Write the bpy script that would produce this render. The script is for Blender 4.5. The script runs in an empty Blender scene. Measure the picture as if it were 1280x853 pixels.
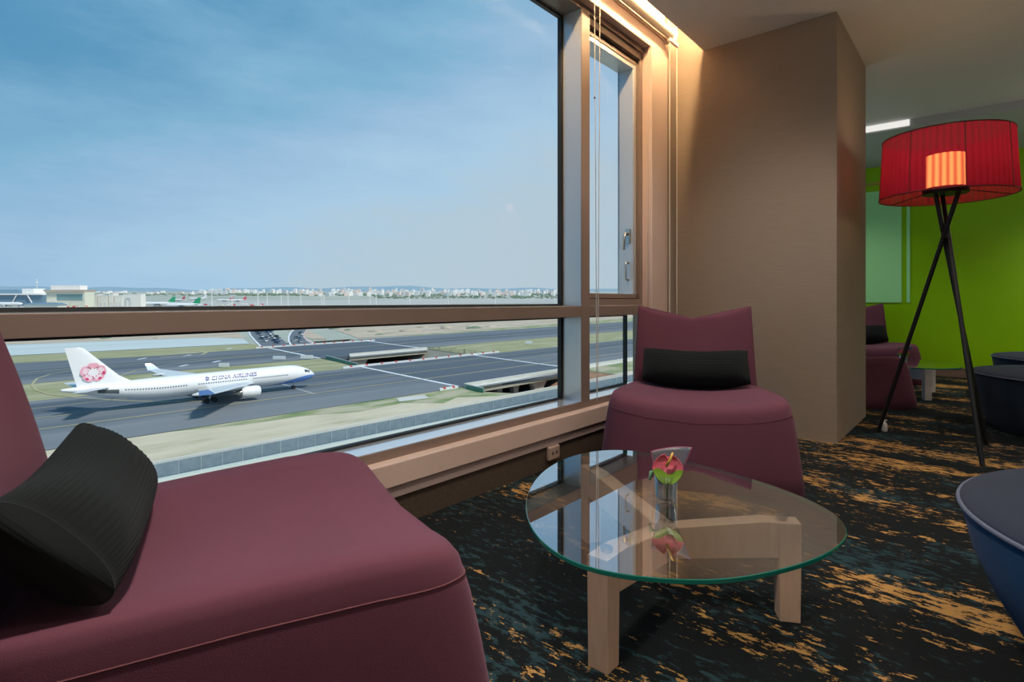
import bpy, bmesh, math, random
from mathutils import Vector, Matrix
random.seed(7)
PI = math.pi
C = bpy.context.scene.collection
SC = bpy.context.scene

# ------------------------------------------------------------------ helpers
class MB:
    """collects shapes of one part"""
    def __init__(s): s.v = []; s.f = []; s.mi = []
    def add(s, vs, fs, mi=0):
        b = len(s.v); s.v += [tuple(p) for p in vs]
        s.f += [tuple(b+i for i in f) for f in fs]; s.mi += [mi]*len(fs)
    def box(s, x0, x1, y0, y1, z0, z1, mi=0):
        vs = [(x, y, z) for z in (z0, z1) for y in (y0, y1) for x in (x0, x1)]
        s.add(vs, [(0,2,3,1),(4,5,7,6),(0,1,5,4),(2,6,7,3),(0,4,6,2),(1,3,7,5)], mi)
    def hexa(s, b, t, mi=0):                    # bottom 4 and top 4 corners, counter-clockwise from above
        s.add(list(b)+list(t), [(3,2,1,0),(4,5,6,7),(0,1,5,4),(1,2,6,5),(2,3,7,6),(3,0,4,7)], mi)
    def loft(s, rings, cap0=True, cap1=True, mi=0, closed=True):
        n = len(rings[0]); vs = [p for r in rings for p in r]; fs = []
        for k in range(len(rings)-1):
            for i in range(n if closed else n-1):
                j = (i+1) % n
                fs.append((k*n+i, k*n+j, (k+1)*n+j, (k+1)*n+i))
        if cap0: fs.append(tuple(reversed(range(n))))
        if cap1: fs.append(tuple(range((len(rings)-1)*n, len(rings)*n)))
        s.add(vs, fs, mi)
    def tube(s, pts, r, n=10, caps=True, mi=0, closed=False):
        pts = [Vector(p) for p in pts]; rings = []
        m = len(pts); up = None
        for k, p in enumerate(pts):
            if closed: d = pts[(k+1) % m]-pts[k-1]
            else: d = pts[min(k+1, m-1)]-pts[max(k-1, 0)]
            d.normalize()
            if up is None:
                up = Vector((0,0,1)) if abs(d.z) < .9 else Vector((1,0,0))
            a = d.cross(up).normalized(); b = a.cross(d).normalized(); up = b
            rr = r[k] if isinstance(r, (list, tuple)) else r
            rings.append([p + a*(rr*math.cos(2*PI*i/n)) + b*(rr*math.sin(2*PI*i/n)) for i in range(n)])
        if closed:
            rings.append(rings[0]); s.loft(rings, False, False, mi)
        else: s.loft(rings, caps, caps, mi)
    def lathe(s, prof, n=32, c=(0,0,0), sx=1, sy=1, cap0=True, cap1=True, mi=0):
        s.loft([[(c[0]+r*sx*math.cos(2*PI*i/n), c[1]+r*sy*math.sin(2*PI*i/n), c[2]+z) for i in range(n)] for r, z in prof], cap0, cap1, mi)
    def prism(s, poly, z0, z1, mi=0):
        n = len(poly)
        s.loft([[(x, y, z0) for x, y in poly], [(x, y, z1) for x, y in poly]], True, True, mi)
    def sphere(s, c, r, n=12, m=8, sc=(1,1,1), mi=0):
        rings = []
        for k in range(1, m):
            t = PI*k/m
            rings.append([(c[0]+sc[0]*r*math.sin(t)*math.cos(2*PI*i/n), c[1]+sc[1]*r*math.sin(t)*math.sin(2*PI*i/n), c[2]-sc[2]*r*math.cos(t)) for i in range(n)])
        s.loft(rings, True, True, mi)
    def xf(s, M):
        s.v = [tuple(M @ Vector(p)) for p in s.v]; return s
    def build(s, name, mat, parent=None, smooth=False, bevel=0, subsurf=0, merge=False):
        me = bpy.data.meshes.new(name); me.from_pydata(s.v, [], s.f)
        mats = mat if isinstance(mat, (list, tuple)) else [mat]
        for m in mats: me.materials.append(m)
        if len(mats) > 1: me.polygons.foreach_set('material_index', s.mi)
        bm = bmesh.new(); bm.from_mesh(me)
        if merge: bmesh.ops.remove_doubles(bm, verts=bm.verts, dist=1e-5)
        bmesh.ops.recalc_face_normals(bm, faces=bm.faces)
        bm.to_mesh(me); bm.free()
        if smooth:
            me.polygons.foreach_set('use_smooth', [True]*len(me.polygons))
        o = bpy.data.objects.new(name, me); C.objects.link(o)
        if parent is not None: o.parent = parent
        if bevel:
            b = o.modifiers.new('bevel', 'BEVEL'); b.width = bevel; b.segments = 2; b.limit_method = 'ANGLE'; b.angle_limit = .6
        if subsurf:
            q = o.modifiers.new('sub', 'SUBSURF'); q.levels = q.render_levels = subsurf
        if smooth == 'auto':
            me.polygons.foreach_set('use_smooth', [True]*len(me.polygons))
            try: me.set_sharp_from_angle(angle=math.radians(38))
            except Exception: pass
        return o

def tag(o, label=None, cat=None, group=None, kind=None):
    if label: o['label'] = label
    if cat: o['category'] = cat
    if group: o['group'] = group
    if kind: o['kind'] = kind
    return o
def thing(name, loc, label, cat, group=None, rz=0):
    o = bpy.data.objects.new(name, None); C.objects.link(o); o.empty_display_size = .1
    o.location = loc; o.rotation_euler = (0, 0, rz)
    return tag(o, label, cat, group)
def struct(o, label=None, cat=None): return tag(o, label, cat, None, 'structure')
def copy_tree(o, parent=None):
    c = o.copy(); C.objects.link(c)
    if parent is not None: c.parent = parent
    for ch in list(o.children): copy_tree(ch, c)
    return c

# ------------------------------------------------------------------ materials
def mat(name, col=(.5,.5,.5), rough=.6, metal=0, spec=.5, sheen=0, coat=0, trans=0):
    m = bpy.data.materials.new(name); m.use_nodes = True
    b = m.node_tree.nodes['Principled BSDF']
    b.inputs['Base Color'].default_value = (*col, 1); b.inputs['Roughness'].default_value = rough
    b.inputs['Metallic'].default_value = metal; b.inputs['Specular IOR Level'].default_value = spec
    b.inputs['Sheen Weight'].default_value = sheen; b.inputs['Coat Weight'].default_value = coat
    b.inputs['Transmission Weight'].default_value = trans
    return m
def N(m, t, **kw):
    n = m.node_tree.nodes.new(t)
    for k, v in kw.items(): setattr(n, k, v)
    return n
def L(m, a, b): m.node_tree.links.new(a, b)
def bsdf(m): return m.node_tree.nodes['Principled BSDF']
def coords(m, kind='Object', scale=(1,1,1), rot=(0,0,0)):
    t = N(m, 'ShaderNodeTexCoord'); mp = N(m, 'ShaderNodeMapping')
    mp.inputs['Scale'].default_value = scale; mp.inputs['Rotation'].default_value = rot
    L(m, t.outputs[kind], mp.inputs['Vector']); return mp.outputs['Vector']
def noise(m, vec, scale, detail=3, rough=.55):
    n = N(m, 'ShaderNodeTexNoise'); n.inputs['Scale'].default_value = scale
    n.inputs['Detail'].default_value = detail; n.inputs['Roughness'].default_value = rough
    L(m, vec, n.inputs['Vector']); return n.outputs['Fac']
def ramp(m, fac, stops, interp='LINEAR'):
    r = N(m, 'ShaderNodeValToRGB'); e = r.color_ramp.elements; r.color_ramp.interpolation = interp
    while len(e) < len(stops): e.new(.5)
    for i, (p, c) in enumerate(stops): e[i].position = p; e[i].color = (*c, 1)
    L(m, fac, r.inputs['Fac']); return r.outputs['Color']
def mix(m, fac, a, b):
    n = N(m, 'ShaderNodeMix', data_type='RGBA')
    if isinstance(fac, (int, float)): n.inputs['Factor'].default_value = fac
    else: L(m, fac, n.inputs['Factor'])
    for s, k in ((a, 'A'), (b, 'B')):
        i = [q for q in n.inputs if q.name == k and q.type == 'RGBA'][0]
        if isinstance(s, tuple): i.default_value = (*s, 1)
        else: L(m, s, i)
    return [q for q in n.outputs if q.type == 'RGBA'][0]
def math_(m, op, a, b=None, clamp=False):
    n = N(m, 'ShaderNodeMath', operation=op); n.use_clamp = clamp
    for i, s in enumerate((a, b)):
        if s is None: continue
        if isinstance(s, (int, float)): n.inputs[i].default_value = s
        else: L(m, s, n.inputs[i])
    return n.outputs[0]
def bump(m, h, strength=.3, dist=.01):
    b = N(m, 'ShaderNodeBump'); b.inputs['Strength'].default_value = strength; b.inputs['Distance'].default_value = dist
    L(m, h, b.inputs['Height']); L(m, b.outputs['Normal'], bsdf(m).inputs['Normal'])
def noisy(name, stops, scale=5, rough=.7, vscale=(1,1,1), bmp=0, bdist=.01, detail=4, **kw):
    m = mat(name, stops[0][1], rough, **kw); v = coords(m, 'Object', vscale)
    f = noise(m, v, scale, detail); L(m, ramp(m, f, stops), bsdf(m).inputs['Base Color'])
    if bmp: bump(m, f, bmp, bdist)
    return m

M = {}
# purple upholstery
def fabric(name, c0, c1, fine=420, sheen=.35):
    m = mat(name, c0, .92, sheen=sheen, spec=.2)
    v = coords(m); big = noise(m, v, 3.2, 3); f = noise(m, v, fine, 2)
    col = mix(m, math_(m, 'ADD', math_(m, 'MULTIPLY', big, .6), math_(m, 'MULTIPLY', f, .4)), c0, c1)
    L(m, col, bsdf(m).inputs['Base Color']); bump(m, f, .25, .002)
    bsdf(m).inputs['Sheen Roughness'].default_value = .45
    return m
M['purple'] = fabric('purple_wool', (.093,.030,.048), (.143,.049,.076), sheen=.12)
bsdf(M['purple']).inputs['Sheen Tint'].default_value = (.9,.6,.8,1)
M['seam'] = mat('purple_seam', (.15,.048,.060), .9)
M['charcoal'] = fabric('charcoal_rib', (.0045,.0065,.0068), (.010,.0135,.0135), sheen=.03)
M['greyblue'] = fabric('blue_grey_felt', (.014,.020,.038), (.024,.033,.056), sheen=.06)
M['blueside'] = fabric('blue_side_felt', (.008,.055,.150), (.018,.090,.210), sheen=.04)
M['greyside'] = fabric('dark_grey_blue_felt', (.012,.022,.040), (.022,.038,.062), sheen=.08)
M['piping'] = mat('piping', (.09,.105,.16), .8)
# metals / frames
M['bronze'] = noisy('bronze_aluminium', [(.3,(.225,.165,.138)),(.7,(.255,.190,.160))], 3, .42, spec=.5)
bsdf(M['bronze']).inputs['Metallic'].default_value = .1
M['frame_in'] = mat('grey_aluminium_reveal', (.62,.66,.70), .30, metal=.55)
M['gasket'] = mat('gasket', (.012,.014,.016), .5)
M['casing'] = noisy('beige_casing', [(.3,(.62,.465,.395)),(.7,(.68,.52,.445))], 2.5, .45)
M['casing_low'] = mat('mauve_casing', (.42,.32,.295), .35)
M['skirting'] = noisy('dark_brown_skirting', [(.3,(.060,.040,.026)),(.7,(.085,.058,.038))], 60, .75)
M['chrome'] = mat('brushed_steel', (.55,.54,.52), .28, metal=1)
M['blackmetal'] = mat('black_metal', (.012,.013,.014), .42, metal=.3)
M['cord'] = mat('cord', (.72,.66,.60), .6)
M['tube'] = mat('blind_tube', (.82,.78,.72), .45)
M['plastic'] = mat('beige_plastic', (.42,.30,.24), .45)
M['white_plastic'] = mat('white_plastic', (.75,.74,.72), .4)
# walls
def wallpaper():
    m = mat('taupe_wallpaper', (.2,.15,.1), .8, spec=.2)
    v = coords(m, 'Object', (1.2,1.2,55)); f = noise(m, v, 5, 4, .6)
    v2 = coords(m, 'Object', (1,1,1)); g = noise(m, v2, 900, 1)
    t = math_(m, 'ADD', math_(m, 'MULTIPLY', f, .6), math_(m, 'MULTIPLY', g, .4))
    L(m, ramp(m, t, [(.35,(.29,.225,.175)),(.65,(.355,.285,.225))]), bsdf(m).inputs['Base Color']); bump(m, t, .15, .004)
    return m
M['wallpaper'] = wallpaper()
M['ceiling'] = noisy('ceiling_paint', [(.3,(.69,.68,.675)),(.7,(.72,.71,.705))], 40, .85, bmp=.05, bdist=.002)
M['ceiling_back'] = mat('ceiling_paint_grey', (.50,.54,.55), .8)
M['paint'] = mat('warm_wall_paint', (.42,.36,.30), .8)
M['green'] = mat('green_glass_wall', (.115,.27,.008), .22, spec=.4)
_v = coords(M['green'], 'Object', (.5,.5,.8)); _f = noise(M['green'], _v, 1.2, 3)
L(M['green'], ramp(M['green'], _f, [(.3,(.25,.55,.004)),(.7,(.31,.64,.006))]), bsdf(M['green']).inputs['Base Color'])
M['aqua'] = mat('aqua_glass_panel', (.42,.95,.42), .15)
M['gold'] = mat('yellow_trim', (.45,.36,.06), .4)
M['board'] = noisy('warm_board', [(.3,(.20,.13,.09)),(.7,(.26,.17,.12))], 8, .6)
# carpet: dark ground, gold and teal dashes running across the room
def carpet():
    m = mat('carpet', (.02,.02,.02), .95, spec=.1)
    v = coords(m, 'Object', (15,40,1)); dash = noise(m, v, 1.0, 4, .75)
    v2 = coords(m, 'Object', (.55,2.2,1), (0,0,.08)); zone = noise(m, v2, 1.5, 4, .6)
    v3 = coords(m, 'Object', (13,32,1)); dash2 = noise(m, v3, 1.3, 3, .7)
    v4 = coords(m, 'Object', (.8,1.6,1)); zone2 = noise(m, v4, 1.9, 3)
    v5 = coords(m, 'Object', (1,1,1)); fine = noise(m, v5, 330, 2)
    gsum = math_(m, 'ADD', math_(m, 'MULTIPLY', zone, .95), dash)
    gold = N(m, 'ShaderNodeMapRange'); gold.inputs['From Min'].default_value = 1.075; gold.inputs['From Max'].default_value = 1.11
    L(m, gsum, gold.inputs['Value'])
    tsum = math_(m, 'ADD', math_(m, 'MULTIPLY', zone2, .7), dash2)
    teal = N(m, 'ShaderNodeMapRange'); teal.inputs['From Min'].default_value = .90; teal.inputs['From Max'].default_value = 1.0
    L(m, tsum, teal.inputs['Value'])
    base = mix(m, fine, (.004,.006,.007), (.012,.0145,.0155))
    c1 = mix(m, math_(m, 'MULTIPLY', teal.outputs[0], .8), base, (.024,.056,.068))
    goldc = mix(m, fine, (.30,.155,.045), (.50,.29,.10))
    c2 = mix(m, gold.outputs[0], c1, goldc)
    L(m, c2, bsdf(m).inputs['Base Color']); bump(m, math_(m, 'ADD', fine, dash), .6, .004)
    return m
M['carpet'] = carpet()
# wood of the table
def wood():
    m = mat('pale_beech', (.5,.38,.27), .45)
    v = coords(m, 'Object', (14,14,2)); f = noise(m, v, 4, 4)
    L(m, ramp(m, f, [(.3,(.70,.465,.335)),(.7,(.79,.555,.415))]), bsdf(m).inputs['Base Color']); return m
M['wood'] = wood()
M['sillplate'] = mat('bright_sill_plate', (.80,.84,.88), .10, metal=.6)
M['whitewood'] = mat('white_lacquer', (.62,.60,.58), .4)
def thin_glass(name, tint, f0, power, gloss=(.95,.97,1), rough=0.0):
    m = bpy.data.materials.new(name); m.use_nodes = True; nt = m.node_tree; nt.nodes.clear()
    out = N(m, 'ShaderNodeOutputMaterial'); tr = N(m, 'ShaderNodeBsdfTransparent'); tr.inputs['Color'].default_value = (*tint, 1)
    gl = N(m, 'ShaderNodeBsdfGlossy'); gl.inputs['Color'].default_value = (*gloss, 1); gl.inputs['Roughness'].default_value = rough
    lw = N(m, 'ShaderNodeLayerWeight'); lw.inputs['Blend'].default_value = .5
    p = math_(m, 'POWER', lw.outputs['Facing'], power)
    f = math_(m, 'ADD', math_(m, 'MULTIPLY', p, 1-f0), f0, True)
    mx = N(m, 'ShaderNodeMixShader'); L(m, f, mx.inputs[0]); L(m, tr.outputs[0], mx.inputs[1]); L(m, gl.outputs[0], mx.inputs[2])
    L(m, mx.outputs[0], out.inputs['Surface']); return m
M['pane'] = thin_glass('window_glass', (.985,.99,.99), 0.0, 5)
M['tableglass'] = thin_glass('table_glass', (.93,.965,.95), .32, 2.2)
M['tableglass_under'] = thin_glass('table_glass_under', (.97,.985,.98), .02, 5)
M['glassedge'] = mat('green_glass_edge', (.012,.17,.13), .08, coat=.5)
M['vaseglass'] = thin_glass('vase_glass', (.93,.95,.95), .07, 2.2)
M['water'] = thin_glass('water', (.90,.93,.94), .05, 3)
M['pink'] = noisy('pink_spathe', [(.35,(.62,.06,.12)),(.65,(.80,.20,.26))], 60, .35)
M['leafgreen'] = mat('leaf_green', (.16,.30,.02), .4)
M['darkleaf'] = mat('dark_leaf', (.12,.125,.15), .4)
M['stem'] = mat('stem_green', (.10,.28,.14), .5)
M['yellow'] = mat('spadix_yellow', (.85,.52,.10), .5)
M['rose'] = mat('leaf_rim_rose', (.42,.07,.14), .4)
def shade_mat():
    m = bpy.data.materials.new('red_ribbon'); m.use_nodes = True; nt = m.node_tree; nt.nodes.clear()
    out = N(m, 'ShaderNodeOutputMaterial'); df = N(m, 'ShaderNodeBsdfDiffuse'); tl = N(m, 'ShaderNodeBsdfTranslucent'); tr = N(m, 'ShaderNodeBsdfTransparent')
    df.inputs['Color'].default_value = (.44,.020,.062,1); tl.inputs['Color'].default_value = (.42,.022,.060,1); tr.inputs['Color'].default_value = (1,.36,.24,1)
    a = N(m, 'ShaderNodeMixShader'); a.inputs[0].default_value = .5; L(m, df.outputs[0], a.inputs[1]); L(m, tl.outputs[0], a.inputs[2])
    # ribbon gaps: bands around the shade let more light through
    t = N(m, 'ShaderNodeTexCoord'); sp = N(m, 'ShaderNodeSeparateXYZ'); L(m, t.outputs['Object'], sp.inputs[0])
    an = math_(m, 'ARCTAN2', sp.outputs['Y'], sp.outputs['X']); w = math_(m, 'SINE', math_(m, 'MULTIPLY', an, 64))
    fac = math_(m, 'ADD', math_(m, 'MULTIPLY', w, .13), .24)
    b = N(m, 'ShaderNodeMixShader'); L(m, fac, b.inputs[0]); L(m, a.outputs[0], b.inputs[1]); L(m, tr.outputs[0], b.inputs[2])
    L(m, b.outputs[0], out.inputs['Surface']); return m
M['redshade'] = shade_mat()
M['darkred'] = mat('dark_red_wire', (.10,.006,.012), .6)
def emit(name, col, st):
    m = bpy.data.materials.new(name); m.use_nodes = True; nt = m.node_tree; nt.nodes.clear()
    out = N(m, 'ShaderNodeOutputMaterial'); e = N(m, 'ShaderNodeEmission'); e.inputs['Color'].default_value = (*col, 1); e.inputs['Strength'].default_value = st
    L(m, e.outputs[0], out.inputs['Surface']); return m
M['lampglow'] = emit('lamp_diffuser', (1,.64,.27), 5)
M['coveglow'] = emit('cove_strip', (1,.66,.34), 150)
M['stripglow'] = emit('white_strip', (1,.98,.92), .85)
M['opal'] = emit('opal_globe', (1,.90,.82), 11)
M['spotglow'] = emit('spot_glow', (1,.85,.65), 2)
# outside
M['asphalt'] = noisy('asphalt', [(.3,(.105,.130,.155)),(.5,(.140,.165,.190)),(.7,(.185,.205,.225))], .045, .9, vscale=(.25,2.2,1), detail=6)
M['asphalt_dark'] = noisy('asphalt_dark', [(.3,(.078,.102,.130)),(.7,(.110,.138,.165))], .06, .9, vscale=(.2,2,1), detail=6)
M['shoulder'] = noisy('asphalt_shoulder', [(.3,(.165,.185,.205)),(.7,(.215,.235,.25))], .05, .9, vscale=(.3,2,1), detail=6)
M['sand'] = noisy('sandy_ground', [(.28,(.30,.31,.16)),(.40,(.54,.49,.35)),(.6,(.64,.57,.42)),(.75,(.50,.45,.32))], .085, .95, vscale=(.5,1.6,1), detail=8)
M['grassy'] = noisy('rough_grass', [(.3,(.24,.27,.12)),(.5,(.34,.34,.19)),(.7,(.45,.42,.28))], .12, .95, vscale=(.4,1.5,1), detail=8)
M['greengrass'] = noisy('green_grass', [(.34,(.16,.24,.09)),(.46,(.26,.31,.14)),(.56,(.44,.41,.28)),(.7,(.48,.44,.31))], .13, .95, vscale=(.5,1.5,1), detail=8)
M['dirt'] = noisy('dirt_lot', [(.3,(.34,.26,.18)),(.45,(.50,.42,.32)),(.6,(.56,.48,.37)),(.75,(.22,.22,.16))], .06, .95, vscale=(.6,1.6,1), detail=9)
M['plain'] = noisy('distant_plain', [(.3,(.32,.37,.30)),(.5,(.42,.44,.38)),(.7,(.50,.50,.45))], .004, .95, vscale=(.5,1.5,1), detail=8)
M['apron'] = noisy('apron_concrete', [(.3,(.34,.36,.34)),(.45,(.46,.47,.44)),(.55,(.54,.52,.48)),(.7,(.40,.42,.37))], .012, .9, vscale=(.4,2,1), detail=6)
M['concrete'] = noisy('pale_concrete', [(.3,(.48,.56,.56)),(.7,(.58,.65,.64))], .03, .85, vscale=(.3,2,1), detail=6)
M['parapet'] = noisy('parapet_concrete', [(.3,(.55,.55,.50)),(.7,(.64,.63,.58))], .2, .85)
M['girder'] = noisy('girder_concrete', [(.3,(.38,.35,.28)),(.7,(.46,.42,.33))], .3, .85)
M['pier'] = noisy('pier_concrete', [(.3,(.40,.35,.28)),(.7,(.50,.44,.36))], .3, .85)
M['soil'] = noisy('orange_soil', [(.3,(.30,.16,.09)),(.7,(.42,.24,.14))], .3, .9)
M['paintwhite'] = mat('white_paint', (.72,.76,.78), .7)
M['paintyellow'] = mat('yellow_paint', (.46,.41,.23), .7)
M['redpaint'] = mat('red_paint', (.60,.10,.08), .6)
M['pinkbarrier'] = noisy('red_white_barrier', [(.42,(.62,.62,.60)),(.58,(.58,.30,.26))], .35, .7)
M['meshfence'] = noisy('fence_mesh', [(.3,(.14,.20,.25)),(.7,(.20,.27,.32))], .8, .6)
M['fencepost'] = mat('fence_post', (.40,.47,.51), .5)
M['greenfence'] = mat('green_railing', (.08,.26,.18), .6)
M['planewhite'] = mat('aircraft_white', (.88,.88,.88), .32, coat=.3)
M['planelilac'] = mat('aircraft_lilac', (.55,.56,.72), .32, coat=.3)
M['planeblue'] = mat('aircraft_blue', (.16,.33,.78), .3, coat=.3)
M['planedarkblue'] = mat('aircraft_navy', (.02,.04,.22), .3)
M['planegrey'] = mat('aircraft_grey', (.46,.50,.53), .4)
M['wingwhite'] = mat('wing_pale_grey', (.60,.65,.68), .4)
M['scuff'] = mat('dark_grey_scuff', (.10,.12,.13), .5)
M['planemetal'] = mat('engine_metal', (.40,.38,.35), .3, metal=.9)
M['dark'] = mat('dark_opening', (.02,.022,.025), .6)
M['tyre'] = mat('tyre', (.02,.02,.02), .8)
M['winrow'] = mat('cabin_window', (.16,.18,.24), .3)
M['petal'] = noisy('petal_pink', [(.3,(.86,.36,.46)),(.7,(.90,.48,.56))], .8, .4)
M['petal_light'] = mat('petal_pale', (.90,.66,.71), .4)
M['petal_white'] = mat('petal_white', (.88,.82,.83), .4)
M['petal_red'] = mat('petal_red', (.66,.06,.16), .4)
M['tailgreen'] = mat('tail_green', (.03,.36,.17), .4)
M['tailred'] = mat('tail_red', (.68,.10,.12), .4)
M['tailorange'] = mat('tail_orange', (.75,.45,.16), .4)
M['cityw'] = mat('city_white', (.86,.85,.83), .8); M['cityp'] = mat('city_pink', (.78,.66,.61), .8); M['cityg'] = mat('city_grey', (.66,.68,.70), .8)
M['terminal_roof'] = mat('terminal_roof', (.17,.27,.36), .5); M['terminal_wall'] = mat('terminal_wall', (.74,.73,.60), .7)
M['terminal_glass'] = mat('terminal_glass', (.22,.36,.36), .2); M['cream'] = mat('cream_wall', (.85,.82,.74), .8); M['peach'] = mat('peach_band', (.80,.66,.56), .8)
M['treeline'] = noisy('tree_green', [(.3,(.12,.19,.12)),(.7,(.22,.28,.20))], .05, .95)
M['hill'] = noisy('hill_blue', [(.3,(.25,.37,.45)),(.7,(.28,.40,.48))], .001, .95)  # pale blue of distance haze put into the hill colour
M['carpaint'] = [mat('car_white', (.75,.75,.75), .3), mat('car_dark', (.04,.05,.06), .3), mat('car_silver', (.40,.43,.46), .3), mat('car_blue', (.08,.14,.26), .3)]
M['carglass'] = mat('car_glass', (.02,.03,.04), .1)

# ------------------------------------------------------------------ camera
CAMH = .9
th = math.radians(40.5); sn, cs = math.sin(th), math.cos(th)
cam = bpy.data.cameras.new('camera'); co = bpy.data.objects.new('camera', cam); C.objects.link(co)
co.location = (0, 0, CAMH); co.rotation_euler = (PI/2, 0, th)
cam.sensor_width = 36; cam.lens = 697/1280*36; cam.shift_x = 0; cam.shift_y = (376.3-426.5)/1280
cam.clip_end = 40000; cam.clip_start = .02
SC.camera = co
F_ = (-sn, cs); R_ = (cs, sn)
def at(px, py, z):                       # where the ray through a picture point meets height z
    d = 697*(CAMH-z)/(py-376.3); l = (px-640)/697*d
    return (F_[0]*d+R_[0]*l, F_[1]*d+R_[1]*l)

# ================================================================== ROOM
XW = -1.78; XF = -1.83; XG = -1.98; CEIL = 2.726; YB = 8.4; YN = -3.4; XR = 5.0
m = MB(); m.box(-2.1, XR+.1, YN-.1, YB+.1, -.12, 0); struct(m.build('floor', M['carpet']))
# window wall: below, above, piers
m = MB()
m.box(-2.06, -1.90, YN, YB, 0, .262); m.box(-2.06, -1.86, YN, YB, 2.70, 3.1)
m.box(-2.06, XW, 3.83, 5.25, .262, 3.1); m.box(-2.06, XW, 8.0, YB, 0, 3.1); m.box(-2.06, XW, YN, -3.0, 0, 3.1)
struct(m.build('wall_left', M['wallpaper']))
m = MB(); m.box(-1.90, -1.795, YN, 4.0, 0, .12); struct(m.build('baseboard_left', M['skirting']))
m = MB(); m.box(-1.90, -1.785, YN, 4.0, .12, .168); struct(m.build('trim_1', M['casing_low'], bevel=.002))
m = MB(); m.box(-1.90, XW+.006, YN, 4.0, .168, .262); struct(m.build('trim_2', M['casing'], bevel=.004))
# casing above and at the right of the window
m = MB(); m.box(-1.86, XW, YN, 3.83, 2.667, 2.79); m.box(-1.86, XW, 3.57, 3.83, .262, 2.667)
m.box(-1.86, XW+.012, YN, 3.83, 2.775, 2.80); m.box(-1.80, XW+.010, 3.565, 3.590, .262, 2.667)
struct(m.build('trim_3', M['casing'], bevel=.004))
m = MB(); m.box(-1.86, XW-.02, YN, 3.83, 2.80, 3.02); struct(m.build('trim_4', M['casing']))
# column
m = MB(); m.box(XW-.02, -.726, 4.0, 5.095, 0, 3.0); struct(m.build('wall_column', M['wallpaper']))
# far wall, right wall, wall behind the camera
m = MB(); m.box(-2.06, XR, YB, YB+.12, 0, 3.1); struct(m.build('wall_back', M['green']))
m = MB(); m.box(-1.78, XR, YB-.018, YB, 0, .095); struct(m.build('baseboard_back', M['board'], bevel=.002))
m = MB(); m.box(-1.78, XR, YB-.022, YB-.001, .095, .11); struct(m.build('trim_5', M['chrome']))
m = MB(); m.box(XR, XR+.12, YN, YB, 0, 3.1); struct(m.build('wall_right', M['paint']))
m = MB(); m.box(-2.06, XR, YN-.12, YN, 0, 3.1); struct(m.build('wall_front', M['paint']))
# ceiling with open light cove along the window, lower field at the back
m = MB()
m.box(-1.578, XR, YN, 4.0, CEIL, 2.76); m.box(-.726, XR, 4.0, 6.85, CEIL, 2.76); m.box(-1.78, -.726, 5.095, 6.85, CEIL, 2.76)
m.box(-1.30, -1.27, YN, 4.0, 2.76, 3.02); m.box(-2.06, -1.27, YN, 4.0, 3.02, 3.08); m.box(-2.06, XR, YN, YB, 3.10, 3.2)
struct(m.build('ceiling', M['ceiling']))
m = MB(); m.hexa([(-1.8,6.85,2.645),(XR,6.85,2.645),(XR,YB,2.60),(-1.8,YB,2.60)], [(-1.8,6.85,3.0),(XR,6.85,3.0),(XR,YB,3.0),(-1.8,YB,3.0)])
struct(m.build('ceiling_back', M['ceiling_back']))
m = MB(); m.box(-1.555, -1.525, .9, 3.98, 2.985, 3.015)
tag(m.build('light_strip', M['coveglow']), 'warm strip light hidden in the ceiling cove along the window', 'strip light')
m = MB(); m.box(-1.72, -.60, 6.838, 6.849, 2.662, 2.722)  # window light on the ceiling step face, put in as a glowing strip
tag(m.build('light_strip', M['stripglow']), 'white strip light in the ceiling step beyond the column', 'strip light')
# window and cove reflections on the green wall, built as aqua slabs and yellow line
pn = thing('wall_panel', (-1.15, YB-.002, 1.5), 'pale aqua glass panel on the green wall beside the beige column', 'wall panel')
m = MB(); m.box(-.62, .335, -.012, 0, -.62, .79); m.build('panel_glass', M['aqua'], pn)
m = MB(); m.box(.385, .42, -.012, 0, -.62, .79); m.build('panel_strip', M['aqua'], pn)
m = MB(); m.box(-.62, .335, -.014, 0, .87, .905); m.build('trim_rail', M['gold'], pn)

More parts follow.
